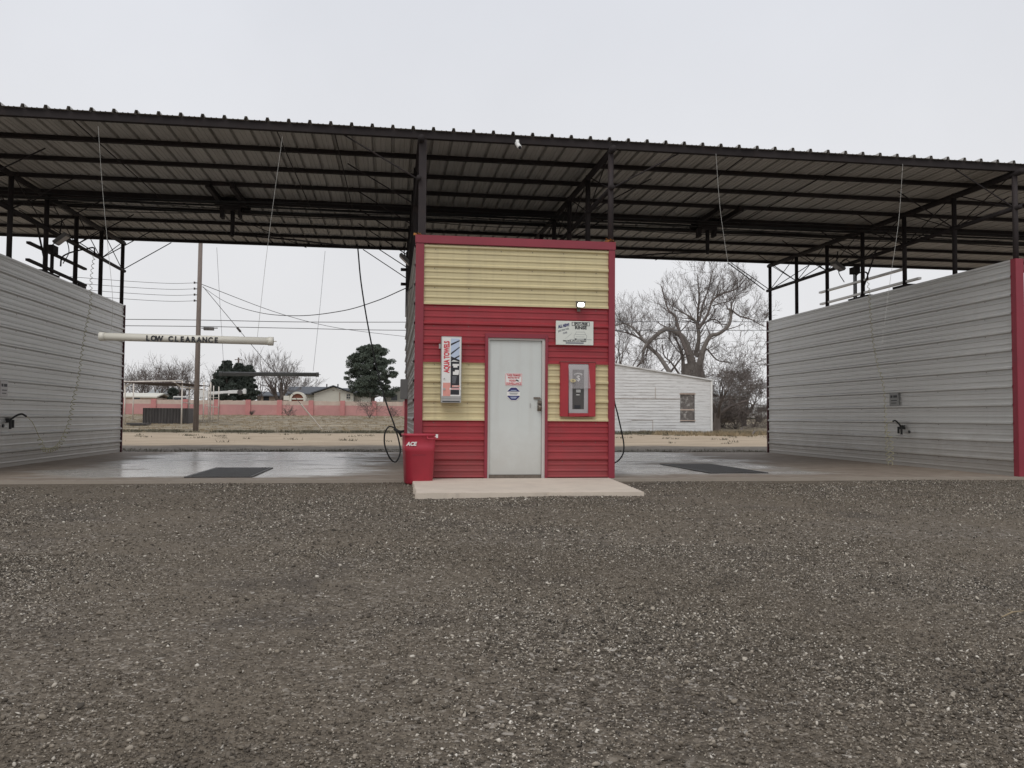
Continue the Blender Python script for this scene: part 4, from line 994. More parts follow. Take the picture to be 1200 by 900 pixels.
# tan building
def simple_house(name, pxa, pxb, Y, eave, ridge, wall, roofm, label, side='x', wins=()):
    a, b_ = aY(pxa, eave, Y), aY(pxb, eave, Y); rz = aY((pxa+pxb)/2, ridge, Y).z; zb_ = gz(Y)-.3
    t = thing(name, ((a.x+b_.x)/2, Y, gz(Y)), label, 'house')
    if side == 'x':                      # ridge along X, we see the long side
        MB().box(a.x, b_.x, Y, Y+6, zb_, a.z).build('wall', wall, t)
        mb = MB(); mb.prism([(a.x-.3, Y-.4, a.z-.05), (a.x-.3, Y+3, rz), (a.x-.3, Y+6.4, a.z-.05), (a.x-.3, Y+6.4, a.z+.1), (a.x-.3, Y+3, rz+.15), (a.x-.3, Y-.4, a.z+.1)], (b_.x-a.x+.6, 0, 0)); mb.build('roof', roofm, t)
    else:
        xm = (a.x+b_.x)/2
        MB().prism([(a.x, Y, zb_), (b_.x, Y, zb_), (b_.x, Y, a.z), (xm, Y, rz), (a.x, Y, a.z)], (0, 8, 0)).build('wall', wall, t)
        mb = MB()
        for p, q_ in (((a.x-.3, a.z-.1), (xm, rz)), ((xm, rz), (b_.x+.3, b_.z-.1))):
            mb.prism([(p[0], Y-.4, p[1]), (q_[0], Y-.4, q_[1]), (q_[0], Y-.4, q_[1]+.14), (p[0], Y-.4, p[1]+.14)], (0, 8.8, 0))
        mb.build('roof', roofm, t)
    for (wx, wy, ww, wh) in wins:
        p = aY(wx, wy, Y); wdw = MB().box(p.x-ww/2, p.x+ww/2, Y-.03, Y+.05, p.z-wh/2, p.z+wh/2).build('window', m_glass, t)
        MB().box(p.x-ww/2-.05, p.x+ww/2+.05, Y-.06, Y-.031, p.z-wh/2-.06, p.z-wh/2).build('sill', m_hwhite, wdw)
    return t
simple_house('tan_house', 302, 334, 112, 464, 459.5, m_htan, m_hroof, 'low tan house with grey roof beside the round bare tree', wins=((312, 467, .8, .7), (326, 467, .8, .7)))
simple_house('grey_green_house', 449, 500, 100, 461.5, 452.5, m_hgrey, m_hroof, 'grey green gabled house right of the big pine', 'y', wins=((462, 466, .8, .8),))
simple_house('cream_house', 120, 182, 96, 465, 461, m_cap, m_hwhite, 'low cream building with a pale roof behind the pipe shelter', wins=((160, 468, .8, .5),))
simple_house('blue_grey_house', 176, 203, 106, 461.5, 456.5, m_hblue, m_hblue, 'small pale blue grey building behind the pipe shelter', wins=((190, 465, .8, .6),))
# arched playhouse
Ya = 96; c = aY(348.5, 468, Ya); R_ = (aY(358, 468, Ya).x-aY(339, 468, Ya).x)/2
ar = thing('arched_shed', (c.x, Ya, gz(Ya)), 'small white arched hut with a rust brown front behind the pink wall', 'shed')
def arc(R, z0): return [(c.x+R*math.cos(t), z0+R*.98*math.sin(t)) for t in [PI*i/16 for i in range(17)]]
z0 = c.z; mb = MB(); o = arc(R_, z0); i_ = arc(R_*.74, z0)
for k_ in range(16):
    for y in (Ya, Ya+2.2): mb.quad((o[k_][0], y, o[k_][1]), (o[k_+1][0], y, o[k_+1][1]), (i_[k_+1][0], y, i_[k_+1][1]), (i_[k_][0], y, i_[k_][1]))
    for q2 in (o, i_): mb.quad((q2[k_][0], Ya, q2[k_][1]), (q2[k_+1][0], Ya, q2[k_+1][1]), (q2[k_+1][0], Ya+2.2, q2[k_+1][1]), (q2[k_][0], Ya+2.2, q2[k_][1]))
mb.box(c.x-R_, c.x-R_*.74, Ya, Ya+2.2, gz(Ya)-.2, z0-.002); mb.box(c.x+R_*.74, c.x+R_, Ya, Ya+2.2, gz(Ya)-.2, z0-.002)
mb.box(c.x-R_*.73, c.x+R_*.73, Ya+.1, Ya+.2, z0-.02, z0+.16); mb.box(c.x-R_*1.7, c.x-R_*1.02, Ya, Ya+.2, z0-.1, z0+.45); mb.build('arch', m_hwhite, ar)
MB().prism([(x, Ya+.3, z) for x, z in i_]+[(i_[-1][0], Ya+.3, gz(Ya)), (i_[0][0], Ya+.3, gz(Ya))], (0, .1, 0)).build('front_panel', m_brick, ar)
# boom truck behind the wall
Yb = 92
bt = thing('boom_truck', aY(240, 478, Yb), 'white boom lift truck with its arm resting level behind the pink wall', 'truck')
zg = gz(Yb)
a, b_ = aY(233, 463, Yb), aY(246, 463, Yb)
mb = MB(); mb.box(a.x-3.0, b_.x+1.2, Yb, Yb+2.2, zg+.55, zg+.85); mb.box(a.x-3.0, a.x-1.4, Yb+.05, Yb+2.15, zg+.86, a.z-.15); mb.box(a.x-1.3, b_.x+1.1, Yb+.05, Yb+2.15, zg+.86, zg+1.35); mb.build('body', m_truck, bt, False, .05)
mb = MB(); mb.box(a.x-2.95, a.x-1.45, Yb+.03, Yb+.049, a.z-.8, a.z-.3); mb.build('window', m_glass, bt)
for xx in (a.x-2.2, a.x-.2, b_.x+.4):
    w2 = MB().tube([(xx, Yb+.02, zg+.45), (xx, Yb+.3, zg+.45)], .45, 18).build('wheel', m_black, bt, False)
p0 = aY(238, 462, Yb+1); mb = MB(); mb.tube([(p0.x, Yb+1, zg+1.3), (p0.x, Yb+1, p0.z)], .28, 10); mb.box(p0.x-.5, p0.x+.6, Yb+.6, Yb+1.4, p0.z-.35, p0.z+.45); mb.tube([aY(235, 466, Yb+1), aY(244, 459, Yb+1)], .15, 8); mb.tube([aY(235, 457, Yb+1), aY(247, 461, Yb+1)], .1, 8); mb.build('turret', m_truck, bt, False)
q0, q1, q2 = aY(243, 460.6, Yb+1), aY(268, 459.3, Yb+1), aY(285, 458.8, Yb+1)
mb = MB(); mb.bar(q0, q1, .30, .30); mb.bar(q1, q2, .36, .40); mb.bar(aY(268, 459, Yb+1), aY(268, 463, Yb+1), .16, .16); mb.tube([aY(246, 463, Yb+1), aY(262, 460.6, Yb+1)], .06, 6); mb.build('boom_arm', m_truck, bt)
MB().tube([q2+Vector((-.35, -.25, -.1)), q2+Vector((-.35, .25, -.1))], .32, 14).build('pivot', m_tin, bt)
MB().box(q2.x, q2.x+.35, Yb+.7, Yb+1.3, q2.z-.3, q2.z+.35).build('bucket', m_truck, bt, False, .05)

# old white shed behind the right bay
YS = 38.0
r0, r1 = aY(834, 446.5, YS), aY(834, 504.5, YS); t0 = aY(719, 427.3, YS)
slp = (t0.z-r0.z)/(r0.x-t0.x); xr_ = aY(700, 430, YS).x; zrg = r0.z+slp*(r0.x-xr_); xl_ = 2*xr_-r0.x
sh = thing('old_shed', (xr_, YS, gz(YS)), 'old white plank shed with peeling paint and a boarded window behind the right bay', 'shed')
zb_ = gz(YS)-.05; wa, wb = aY(797, 462, YS), aY(814, 492.5, YS)
mb = MB()
def zt_at(x): return r0.z+slp*(r0.x-x) if x > xr_ else zrg-slp*(xr_-x)
# front gable built from horizontal clapboards
z = zb_; bh = .19
while z < zrg:
    z1 = min(z+bh, zrg)
    segs = [(xl_, r0.x)]
    if z1 > wb.z and z < wa.z: segs = [(xl_, wa.x), (wb.x, r0.x)]
    for sa_, sb_ in segs:
        def lim(zz): 
            d_ = max(0, (zz-r0.z)/slp) if zz > r0.z else 0
            return max(sa_, xl_+d_), min(sb_, r0.x-d_)
        a0, a1 = lim(z); b0, b1 = lim(z1)
        if a1 <= a0: continue
        if b1 < b0: b0 = b1 = (a0+a1)/2
        j1, j2 = random.uniform(-.003, .003), random.uniform(-.003, .004)
        mb.quad((a0, YS-.022+j1, z), (a1, YS-.022+j2, z), (b1, YS, z1), (b0, YS, z1))
        mb.quad((a0, YS, z), (a1, YS, z), (a1, YS-.022+j2, z), (a0, YS-.022+j1, z))
    z = z1
mb.prism([(r0.x, YS+.002, zb_), (r0.x, YS+9, zb_), (r0.x, YS+9, r0.z), (r0.x, YS+.002, r0.z)], (-.1, 0, 0)); mb.prism([(xl_, YS+.002, zb_), (xl_, YS+9, zb_), (xl_, YS+9, r0.z), (xl_, YS+.002, r0.z)], (.1, 0, 0))
mb.build('plank_wall', m_shed, sh)
mb = MB()
for pA, pB in (((xr_, zrg), (r0.x+.12, r0.z-slp*.12)), ((xl_-.12, r0.z-slp*.12), (xr_, zrg))):
    mb.prism([(pA[0], YS-.12, pA[1]+.015), (pB[0], YS-.12, pB[1]+.015), (pB[0], YS-.12, pB[1]+.10), (pA[0], YS-.12, pA[1]+.10)], (0, 9.2, 0))
mb.build('roof', m_shed, sh)
mb = MB(); mb.box(r0.x-.09, r0.x+.03, YS-.06, YS-.03, zb_, r0.z-.02); mb.build('corner_board', m_white, sh)
mb = MB(); mb.box(wa.x, wb.x, YS+.06, YS+.10, wb.z, wa.z); wdw = mb.build('boarded_window', M('peeled_board', (.15, .135, .125), .85, 0, .3, 5, 0, 1, (.56, .54, .51), .75, 3.4), sh)
mb = MB(); mb.box(wa.x-.05, wb.x+.05, YS-.06, YS-.024, wa.z, wa.z+.06); mb.box(wa.x-.02, wb.x+.05, YS-.05, YS-.024, wb.z-.05, wb.z); mb.box(wa.x, wb.x, YS+.03, YS+.059, (wa.z+wb.z)/2-.20, (wa.z+wb.z)/2-.12); mb.build('frame', m_cap, wdw)
mb = MB()
for (xa_, ya_, xb_, yb_) in ((719, 467, 798, 467.5), (768, 454, 768, 467), (740, 492, 765, 492.5), (765, 492.5, 765, 504)):
    a, b_ = aY(xa_, ya_, YS-.03), aY(xb_, yb_, YS-.03); mb.bar(a, b_, .012, .03, up=Y_)
mb.build('board_seams', m_htan, sh)

# ------------------------------------------------------------------ bare trees
def rv(s=1.): return Vector((random.gauss(0, s), random.gauss(0, s), random.gauss(0, s)))
def grow(mb, p, d, L, r, depth, upb=.12, spread=.55, kids=(3, 5), minr=.010, wob=.16, ratio=.62):
    n_ = 4 if depth > 1 else 3
    pts = [p.copy()]; rs = [r]; d = d.normalized(); ds = [d]
    for i in range(n_):
        d = (d + rv(wob) + Z_*upb*.5).normalized(); p = p + d*(L/n_); pts.append(p.copy()); rs.append(max(minr*.6, r*(1-.62*(i+1)/n_))); ds.append(d)
    mb.tube(pts, rs, 6 if r > .08 else (4 if r > .03 else 3), 0, False)
    if depth <= 0: return
    k = random.randint(*kids)
    for j in range(k):
        t = random.uniform(.3, 1.) if j else 1.; i = min(n_-1, int(t*n_)); f = t*n_-i
        q = pts[i].lerp(pts[i+1], min(1, f)); rr = rs[i]*(1-f)+rs[i+1]*f
        nd = (ds[i] + rv(spread) + Z_*upb).normalized()
        grow(mb, q, nd, L*random.uniform(.5, .85)*ratio/.62, max(minr, rr*random.uniform(.5, .75)), depth-1, upb, spread, kids, minr, wob, ratio)
def bare_tree(base, H, r, depth, label, group, name='bare_tree', spread=.5, stems=4, kids=(3, 4), upb=.12, trunk=.25, minr=.014, mat=m_twig, ratio=.62, first=.42, wob=.16):
    t = thing(name, base, label, 'tree', group)
    mb = MB(); top = base+Vector((random.uniform(-.1, .1)*H*.1, 0, H*trunk)); mb.tube([base-Z_*.2, base.lerp(top, .5)+rv(r*.2), top], [r*1.2, r, r*.9], 8, 0, False); mb.build('trunk', m_bark, t, True)
    mb = MB()
    for k in range(stems):
        a = 2*PI*k/stems+random.uniform(-.4, .4); d = Vector((math.cos(a)*spread*1.2, math.sin(a)*spread*1.2, 1))
        grow(mb, top-Z_*random.uniform(0, .08)*H, d, H*first*random.uniform(.8, 1.15), r*.6, depth, upb, spread, kids, minr, wob, ratio)
    mb.build('crown', mat, t); return t

# the big cottonwood, main limbs laid out one by one
TYc = 50.0
def T(cx, cy, dy=0.): return aY(700+cx/6, 310+cy/6, TYc+dy)
tr = thing('bare_cottonwood', Vector((T(690, 900).x, TYc, gz(TYc))), 'huge bare cottonwood with twisted pale limbs behind the old shed', 'tree')
mbT = MB(); mbC = MB()
K = (TYc+CAMD)/F_PX/6
b0 = T(690, 790); b0.z = gz(TYc)-.1; b0.x += .1
mbT.tube([b0, T(690, 880), T(685, 780), T(672, 690)], [.95, .85, .80, .65], 10, 0, False)
limbs = [
 ([(680, 760), (650, 640), (610, 530), (560, 480), (480, 455), (400, 510), (340, 575), (318, 640), (310, 700)], [40, 33, 26, 22, 19, 17, 14, 9, 5], 0, -1),
 ([(640, 640), (595, 530), (565, 430), (545, 360), (500, 320), (470, 230), (450, 150)], [16, 15, 13, 11, 8, 5, 3], -1, 1),
 ([(690, 640), (712, 540), (710, 460), (690, 400), (640, 360), (580, 330), (540, 325)], [22, 18, 16, 12, 8, 5, 3], 1, 1),
 ([(710, 480), (706, 350), (715, 250), (712, 160), (700, 60)], [14, 9, 8, 5, 3], 1.5, 0),
 ([(715, 400), (745, 270), (780, 180), (800, 90), (815, 30)], [9, 7, 5, 4, 2], .5, 1),
 ([(715, 450), (775, 350), (810, 255), (880, 205), (980, 170), (1045, 95)], [14, 10, 8, 7, 5, 3], -.5, -1),
 ([(690, 790), (722, 690), (755, 570), (800, 500), (855, 485), (925, 425), (940, 330), (912, 310)], [34, 27, 19, 17, 15, 13, 11, 6], -1, -2),
 ([(945, 320), (1000, 362), (1080, 385), (1140, 420), (1185, 440)], [7, 6, 5, 4, 2], -2, -1),
 ([(720, 440), (770, 400), (840, 390), (885, 445)], [9, 7, 5, 3], 1, 2),
 ([(810, 290), (860, 275), (930, 255), (960, 210)], [6, 5, 4, 2], -.5, 0),
 ([(510, 760), (430, 640), (370, 585), (300, 500), (240, 440), (190, 415), (115, 432)], [20, 17, 15, 9, 8, 6, 4], -1.5, 2),
 ([(370, 580), (290, 515), (200, 478), (100, 462)], [9, 8, 6, 4], 1, 2),
 ([(605, 790), (600, 660), (570, 560), (530, 490)], [20, 15, 9, 6], 1.5, 2),
 ([(520, 750), (580, 670), (640, 600)], [9, 7, 5], 1, 1),
 ([(575, 770), (520, 690), (470, 640), (455, 560)], [10, 8, 6, 4], 2, 3),
 ([(700, 650), (760, 590), (840, 670), (930, 690)], [10, 8, 6, 4], 2, 3),
 ([(940, 330), (950, 270), (990, 210), (1060, 190)], [7, 5, 3, 2], -1, 0),
]
for pts, rs, d0, d1 in limbs:
    n_ = len(pts); P_ = [T(x_, y_, d0+(d1-d0)*i/(n_-1)) for i, (x_, y_) in enumerate(pts)]
    sm = curve(P_, 4); rr = []
    for i in range(n_-1):
        for k in range(4): rr.append((rs[i]+(rs[i+1]-rs[i])*k/4)*K*.86)
    rr.append(rs[-1]*K)
    (mbT if rs[0] >= 20 else mbC).tube(sm, rr, 8 if rs[0] > 10 else 6, 0, False)
    for i in range(3, len(sm)-1):
        for _ in range(1 if rr[i] > .09 else 2):
            if random.random() < .62:
                dd = (sm[i+1]-sm[i]).normalized(); nd = dd*.5+rv(.55)+Z_*.30
                L = random.uniform(.7, 1.75)*(1.1 if rr[i] > .07 else .8)
                grow(mbC, sm[i], nd, L, min(.05, rr[i]*.5), 3, .16, .48, (3, 4), .008, .15, .60)
mbT.build('trunk', m_bark2, tr, True); mbC.build('crown', m_twig, tr)
# tangle beside it
tb_ = aY(840, 490, 46); tb_.z = gz(46)
bare_tree(tb_, 6.0, .26, 5, 'dense low tangle of a bare tree at the right end of the old shed', 'bare trees beyond the right bay', spread=.75, stems=6, kids=(3, 4), upb=.03, trunk=.22, minr=.012, first=.46)
tb_ = aY(872, 486, 56); tb_.z = gz(56)
bare_tree(tb_, 5.4, .18, 5, 'small bare tree nearest the right bay wall', 'bare trees beyond the right bay', spread=.7, stems=6, kids=(3, 4), upb=.03, trunk=.15, minr=.012, first=.45)
tb_ = aY(752, 470, 58); tb_.z = gz(58)
bare_tree(tb_, 8.2, .22, 4, 'slim bare tree rising behind the shed roof next to the booth corner', 'bare trees beyond the right bay', spread=.6, stems=6, kids=(3, 4), upb=.08, trunk=.25, minr=.012)
tb_ = aY(722, 470, 64); tb_.z = gz(64)
bare_tree(tb_, 10.6, .25, 4, 'tall bare tree half hidden behind the right corner of the booth', 'bare trees beyond the right bay', spread=.45, stems=6, kids=(3, 4), upb=.1, trunk=.3, minr=.012)
for (px, py, Y, H, lb) in ((846, 488, 52, 3.6, 'thicket of bare stems against the corner of the old shed'), (862, 487, 50, 3.0, 'low bare thicket midway between the old shed and the right bay wall'), (884, 486, 54, 3.2, 'bare thicket beside the parked pickup')):
    b_ = aY(px, py, Y); b_.z = gz(Y)
    bare_tree(b_, H, .05, 4, lb, 'bare thickets beyond the right bay', name='bare_thicket', spread=.7, stems=11, kids=(3, 4), upb=.02, trunk=.03, minr=.011, first=.45)
# grove at the left
labs = ['broad bare tree at the left end of the grove against the bay wall', 'bare tree second from the bay wall in the grove above the shelter', 'bare tree in the middle of the grove above the shelter roof', 'bare tree behind the right post of the pipe shelter', 'bare tree of the grove closest to the utility pole', 'bare tree of the grove peeking above the shelter at the bay wall edge']
for (px, top, Y, lb) in ((150, 427, 108, 0), (166, 424, 112, 1), (184, 425, 106, 2), (200, 424, 110, 3), (214, 431, 106, 4), (176, 432, 118, 5)):
    b_ = aY(px, 470, Y); b_.z = gz(Y); H = aY(px, top, Y).z-b_.z
    bare_tree(b_, H, .22, 4, labs[lb], 'bare trees of the far left grove', spread=.42, stems=5, kids=(3, 4), upb=.1, trunk=.18, minr=.016, mat=m_twig, first=.40)
for (px, top, Y, lb, st_) in ((243, 437, 104, 'small bare tree between the pole and the dark cedars', 5), (304, 425, 106, 'thin upright bare tree right of the dark cedars', 3), (327, 424, 100, 'round bare tree with a short thick trunk by the tan house', 9), (352, 441, 125, 'low bare tree showing above the grey house roof', 5)):
    b_ = aY(px, 470, Y); b_.z = gz(Y); H = aY(px, top, Y).z-b_.z
    bare_tree(b_, H, .40 if px == 327 else .16, 4, lb, 'single bare trees beyond the pink wall', spread=.45 if px == 327 else (.25 if px == 304 else .4), stems=st_, kids=(3, 4), upb=.1, trunk=.25, minr=.016, first=.42)
# shrub in front of pink wall
for (px, py, H, lb) in ((433, 490, 2.1, 'leafless shrub in the field in front of the pink wall'), (461, 488.5, 1.0, 'small dry shrub at the foot of the pink wall near the booth'), (338, 487.5, .95, 'low weed clump against the pink wall under the arched hut'), (296, 486.5, .5, 'tiny weed clump against the pink wall below the cedars')):
    b_ = on(px, py); b_.y = min(b_.y, 81.0); b_.z = gz(b_.y)
    bare_tree(b_, H, .05, 3, lb, 'dry shrubs along the pink wall', name='dry_shrub', spread=.7, stems=7, kids=(3, 4), upb=.05, trunk=.05, minr=.010, first=.55)
    
# ------------------------------------------------------------------ evergreens
def evergreen(px, base_py, Y, outline, label, mat, name='pine_tree', nclump=120, leaf=.13, per=150, trunk_px=None, group='evergreens beyond the pink wall'):
    """outline: rows (py, px_left, px_right) of the crown"""
    b_ = aY(px, base_py, Y); b_.z = gz(Y)
    t = thing(name, b_, label, 'tree', group)
    top = aY(px, outline[0][0]+6, Y)
    mb = MB(); mb.tube([b_-Z_*.1, b_.lerp(top, .3), b_.lerp(top, .9)], [.32, .26, .06], 8, 0, False)
    V_ = []; 
    mm = (Y+CAMD)/F_PX
    rnd = np.random.default_rng(int(px))
    verts = []
    for k in range(nclump):
        j = rnd.random()*(len(outline)-1); i = int(j); f = j-i
        py = outline[i][0]*(1-f)+outline[i+1][0]*f; l_ = outline[i][1]*(1-f)+outline[i+1][1]*f; r_ = outline[i][2]*(1-f)+outline[i+1][2]*f
        hw = (r_-l_)/2*mm; cx_ = (l_+r_)/2; a = rnd.random()*2*PI; rad = hw*math.sqrt(rnd.random())*(.93 if rnd.random() < .8 else 1.05)
        c0 = aY(cx_, py, Y); c_ = np.array([c0.x+rad*math.cos(a), c0.y+rad*math.sin(a)*.8, c0.z])
        cs = np.array([.62, .62, .36])*rnd.uniform(.6, 1.15)*min(1, max(.45, hw/1.8))
        if k % 4 == 0: mb.tube([Vector((b_.x, b_.y, c_[2]-.5)), Vector(c_)], [.05, .02], 4, 0, False)
        d = rnd.normal(0, 1, (per, 3)); d /= np.linalg.norm(d, axis=1)[:, None]; pos = c_+d*cs*(rnd.random((per, 1))**.4)
        ax = rnd.normal(0, 1, (per, 3))+np.array([0, 0, .6]); ax /= np.linalg.norm(ax, axis=1)[:, None]
        bx = np.cross(ax, rnd.normal(0, 1, (per, 3))); bx /= np.linalg.norm(bx, axis=1)[:, None]
        verts.append(np.stack([pos-ax*leaf-bx*leaf*.3, pos+ax*leaf-bx*leaf*.22, pos+ax*leaf+bx*leaf*.22, pos-ax*leaf+bx*leaf*.3], 1))
    mb.build('trunk', m_bark, t, True)
    V_ = (np.concatenate(verts)-np.array(b_)).reshape(-1, 3); nq = len(V_)//4
    me = bpy.data.meshes.new('crown'); me.vertices.add(len(V_)); me.vertices.foreach_set('co', V_.astype(np.float32).ravel())
    me.loops.add(nq*4); me.loops.foreach_set('vertex_index', np.arange(nq*4, dtype=np.int32)); me.polygons.add(nq)
    me.polygons.foreach_set('loop_start', np.arange(0, nq*4, 4, dtype=np.int32)); me.polygons.foreach_set('loop_total', np.full(nq, 4, dtype=np.int32))
    me.update(calc_edges=True); me.materials.append(mat)
    o = bpy.data.objects.new('crown', me); C.objects.link(o); o.parent = t
evergreen(437, 474, 98, [(405, 427, 443), (409, 422, 452), (414, 418, 453), (420, 410, 458), (428, 404, 461), (436, 402, 467), (444, 403, 464), (452, 408, 463), (458, 411, 462), (463, 418, 461)], 'large rounded dark green pine between the white house and the booth', m_pine, nclump=320, leaf=.12, per=170)
evergreen(266, 474, 99, [(424, 263, 269), (431, 258, 272), (440, 254, 276), (450, 250, 280), (459, 249, 282), (468, 248, 282)], 'dark pointed cedar with the widest skirt, behind the white boom', m_pine2, 'cedar_tree', 200)
evergreen(281, 474, 102, [(427, 278, 284), (434, 274, 288), (445, 272, 290), (456, 270, 292), (468, 270, 293)], 'dark cedar standing in the middle of the cedar group', m_pine2, 'cedar_tree', 150)
evergreen(292, 474, 100, [(429, 289, 294), (436, 286, 298), (448, 284, 300), (460, 283, 302), (468, 283, 302)], 'dark cedar at the right of the cedar group', m_pine2, 'cedar_tree', 150)
evergreen(254, 474, 104, [(438, 252, 258), (446, 249, 262), (456, 247, 264), (468, 247, 264)], 'low dark cedar at the left of the cedar group', m_pine2, 'cedar_tree', 60)
evergreen(204, 474, 100, [(455, 200, 208), (462, 198, 210), (469, 198, 210)], 'squat dark evergreen behind the pipe shelter', m_pine2, 'cedar_tree', 30)
# small pole behind cedars
p = aY(279.5, 470, 108); tp = aY(279.5, 419, 108); fp = thing('far_power_pole', Vector((p.x, 108, gz(108))), 'distant power pole with short cross arms above the cedars', 'pole')
MB().tube([(p.x, 108, gz(108)), tp], .12, 8).build('pole_shaft', m_wood, fp); MB().box(tp.x-.5, tp.x+.5, 107.9, 108.0, tp.z-.35, tp.z-.25).build('cross_arm', m_wood, fp)

# bushes and things right of the shed
def leafbush(px, py, w, h, label, mat, n_=1400, lf=.06):
    b_ = on(px, py); mb = MB()
    for _ in range(n_):
        d = rv(); d.normalize(); rr = random.random()**.45; c_ = b_+Vector((d.x*w/2*rr, d.y*.6*rr, abs(d.z)*h*rr)); a = (rv()+Z_*.8).normalized(); s_ = a.cross(rv()).normalized()
        mb.quad(c_-a*lf-s_*lf*.25, c_+a*lf-s_*lf*.15, c_+a*lf+s_*lf*.15, c_-a*lf+s_*lf*.25)
    for _ in range(24):
        a = rv(.5)+Z_*1.2; mb.tube([b_, b_+Vector((a.x*w*.35, a.y*.5, a.z*h*.7))], [.02, .006], 3, 0, False)
    tag(mb.build('shrub', mat), label, 'bush', 'shrubs right of the old shed')
leafbush(879, 491, 4.2, 1.3, 'dark green low bush near the right bay wall', m_bush, 4200, .08)
leafbush(855, 491.5, 5.0, 1.2, 'brown grey scrub bush under the bare tangle', m_grassd, 4200, .08)
leafbush(846, 495, 2.4, .8, 'pale dry grass clump at the shed corner', m_grass, 1500, .09)
simple_house('pale_house', 845, 878, 78, 476-12, 458, m_hblue, m_hblue, 'pale farm house glimpsed through the bare tangle', wins=((858, 470, .8, 1.0), (870, 470, .8, 1.0)))
Yp = 66; a = aY(884, 476, Yp)
vt = thing('parked_pickup', (a.x+1, Yp, gz(Yp)), 'white pickup partly hidden by the right bay wall', 'pickup truck'); zg = gz(Yp)
mb = MB(); mb.box(a.x-.4, a.x+4.6, Yp, Yp+1.8, zg+.4, zg+1.0); mb.box(a.x+.2, a.x+2.0, Yp+.1, Yp+1.7, zg+1.0, zg+1.6); mb.build('body', m_truck, vt, False, .08)
MB().box(a.x+.35, a.x+1.85, Yp+.07, Yp+.10, zg+1.08, zg+1.48).build('window', m_glass, vt)
for xx in (a.x+.5, a.x+3.7): MB().tube([(xx, Yp-.02, zg+.34), (xx, Yp+.22, zg+.34)], .34, 16).build('wheel', m_black, vt)
for (pa, pb_, r_, lb) in (((866, 508), (877, 499.5), .05, 'thin fallen branch lying aslant in the sand beyond the right bay'), ((881, 511), (890, 507), .06, 'short fallen branch near the right bay wall')):
    a, b_ = on(*pa), on(*pb_); b_ = a+(b_-a)*.35+Z_*.25; mb = MB(); mb.tube([a+Z_*.03, a.lerp(b_, .5)+Z_*.05, b_], [r_, r_*.8, r_*.4], 6, 0, False); mb.tube([a.lerp(b_, .5), a.lerp(b_, .5)+Vector((.3, .1, .2))], [r_*.5, .01], 4, 0, False)
    tag(mb.build('fallen_branch', m_bark), lb, 'branch', 'fallen branches')

# dry grass (uncountable)
def grass(name, n_, region, h, mat, label, seed, dens=None, wd=.012):
    rn = np.random.default_rng(seed); x0, x1, y0, y1 = region
    cl = int(n_/14); cx_ = rn.uniform(x0, x1, cl); cy_ = rn.uniform(y0, y1, cl)
    if dens: k = np.array([dens(a, b) > rn.random() for a, b in zip(cx_, cy_)]); cx_, cy_ = cx_[k], cy_[k]
    cl = len(cx_); X = np.repeat(cx_, 14)+rn.normal(0, .12, cl*14); Y = np.repeat(cy_, 14)+rn.normal(0, .12, cl*14)
    Z = np.array([gz(v) for v in Y]); hh = h*rn.uniform(.4, 1.2, len(X)); a = rn.uniform(0, 2*PI, len(X)); lx, ly = rn.normal(0, .5, len(X))*hh, rn.normal(0, .5, len(X))*hh
    w_ = wd; V = np.stack([np.stack([X-w_*np.cos(a), Y-w_*np.sin(a), Z], 1), np.stack([X+w_*np.cos(a), Y+w_*np.sin(a), Z], 1), np.stack([X+lx, Y+ly, Z+hh], 1)], 1).reshape(-1, 3)
    me = bpy.data.meshes.new(name); nn = len(X); me.vertices.add(nn*3); me.vertices.foreach_set('co', V.astype(np.float32).ravel()); me.loops.add(nn*3); me.loops.foreach_set('vertex_index', np.arange(nn*3, dtype=np.int32))
    me.polygons.add(nn); me.polygons.foreach_set('loop_start', np.arange(0, nn*3, 3, dtype=np.int32)); me.polygons.foreach_set('loop_total', np.full(nn, 3, dtype=np.int32)); me.update(calc_edges=True); me.materials.append(mat)
    o = bpy.data.objects.new(name, me); C.objects.link(o); tag(o, label, 'grass', kind='stuff')
grass('dry_grass', 45000, (-32, 22, 36, 81), .08, m_grass, 'short dry straw coloured grass over the far field', 3, wd=.02)
grass('weed_strip', 22000, (-30, 4, 35.5, 38.0), .15, m_grassd, 'ragged dark weeds along the edge of the field', 4, dens=lambda a, b: .45+.5*math.sin(a*1.3)*math.sin(a*.37+b), wd=.022)
grass('shed_weeds', 16000, (4, 25, 34.0, 37.9), .22, m_grassd, 'dry brown weeds at the foot of the old shed', 6, dens=lambda a, b: .2+.8*((b-34)/4)**2, wd=.02)
grass('pale_weeds', 9000, (15, 25, 31, 40), .25, m_grass, 'pale dry grass tufts in the sand beyond the right bay', 7, dens=lambda a, b: .5+.5*math.sin(a*.9+b*.5), wd=.02)
grass('lane_edge_weeds', 30000, (-14, 20, DEP+.25, DEP+2.6), .06, m_grassd, 'low dark weeds along the rear edge of the concrete', 8, dens=lambda a, b: max(.15, 1-(b-DEP)/2.2), wd=.008)
grass('sand_tufts', 26000, (-22, 24, 17.5, 34.5), .10, m_grassd, 'scattered dark tufts and clods on the sandy strip', 9, dens=lambda a, b: .85 if math.sin(a*1.9+b*.7)*math.sin(a*.8-b*1.3+2)*math.sin(a*.31+b*.4) > .52 else .02, wd=.016)

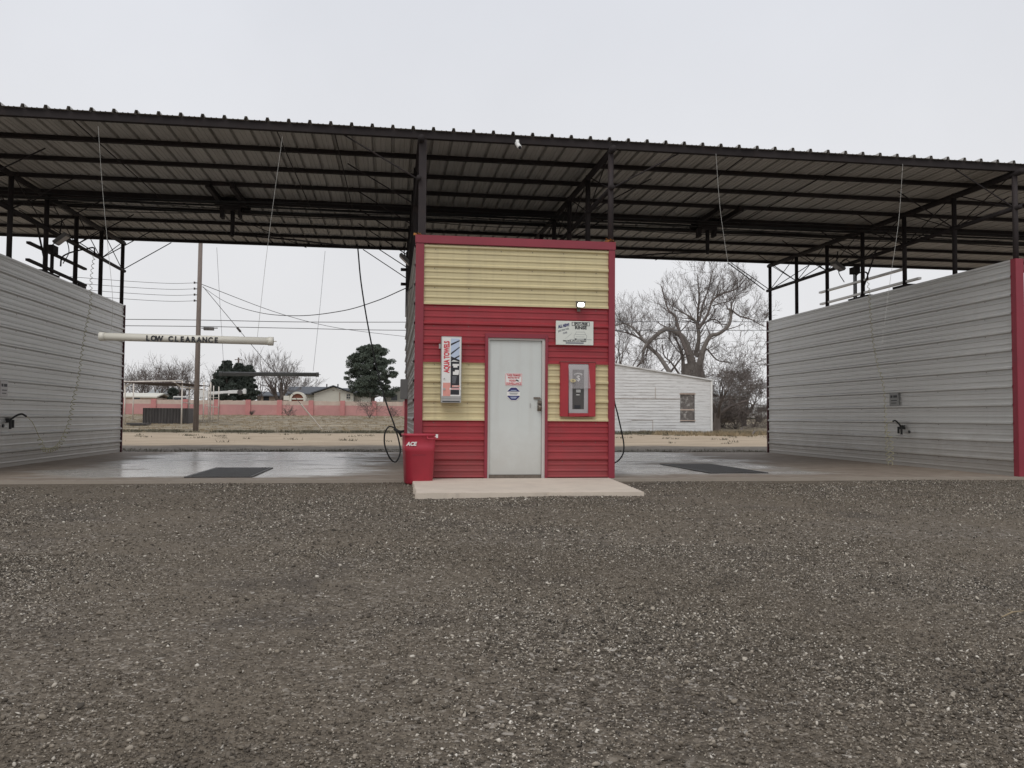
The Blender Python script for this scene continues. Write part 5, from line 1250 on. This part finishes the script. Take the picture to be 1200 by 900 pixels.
# ================================================================== LIGHT
w = bpy.data.worlds.new('World'); sc.world = w; w.use_nodes = True; n = w.node_tree.nodes; l = w.node_tree.links; n.clear()
out = n.new('ShaderNodeOutputWorld'); bg = n.new('ShaderNodeBackground'); sky = n.new('ShaderNodeTexSky'); sky.sky_type = 'NISHITA'; sky.sun_disc = False
EL, AZ = math.radians(52), math.radians(205)
sky.sun_elevation = EL; sky.sun_rotation = AZ; sky.air_density = 2.; sky.dust_density = 6.; sky.ozone_density = 1.
hs2_ = n.new('ShaderNodeHueSaturation'); hs2_.inputs['Saturation'].default_value = .12; l.new(sky.outputs[0], hs2_.inputs['Color'])
tc = n.new('ShaderNodeTexCoord'); sp = n.new('ShaderNodeSeparateXYZ'); l.new(tc.outputs['Generated'], sp.inputs[0])
rp = n.new('ShaderNodeValToRGB'); e = rp.color_ramp.elements; e[0].position = 0; e[0].color = (.845, .843, .85, 1); e[1].position = .55; e[1].color = (.715, .738, .80, 1)
l.new(sp.outputs[2], rp.inputs[0])
cn = n.new('ShaderNodeTexNoise'); cn.inputs['Scale'].default_value = 2.2; cn.inputs['Detail'].default_value = 7; l.new(tc.outputs['Generated'], cn.inputs['Vector'])
cm = n.new('ShaderNodeMapRange'); cm.inputs[1].default_value = .3; cm.inputs[2].default_value = .7; cm.inputs[3].default_value = 9.7; cm.inputs[4].default_value = 10.7; l.new(cn.outputs[0], cm.inputs[0])
vm = n.new('ShaderNodeVectorMath'); vm.operation = 'SCALE'; l.new(rp.outputs[0], vm.inputs[0]); l.new(cm.outputs[0], vm.inputs['Scale'])
mx = n.new('ShaderNodeMix'); mx.data_type = 'RGBA'; mx.inputs[0].default_value = .93; l.new(hs2_.outputs[0], mx.inputs[6]); l.new(vm.outputs[0], mx.inputs[7])
l.new(mx.outputs[2], bg.inputs[0]); bg.inputs[1].default_value = .10; l.new(bg.outputs[0], out.inputs[0])
sn = bpy.data.objects.new('sun', bpy.data.lights.new('sun', 'SUN')); C.objects.link(sn); sn.data.energy = .9; sn.data.angle = math.radians(30); sn.data.color = (1, .97, .93)
# sun behind the viewer, a little to the left
v = Vector((math.sin(AZ)*math.cos(EL), math.cos(AZ)*math.cos(EL), math.sin(EL)))
sn.rotation_euler = v.to_track_quat('Z', 'Y').to_euler()

sc.view_settings.view_transform = 'Standard'; sc.view_settings.look = 'None'; sc.view_settings.exposure = 0; sc.view_settings.gamma = 1; sc.view_settings.use_curve_mapping = False
sc.cycles.max_bounces = 7; sc.cycles.transparent_max_bounces = 12
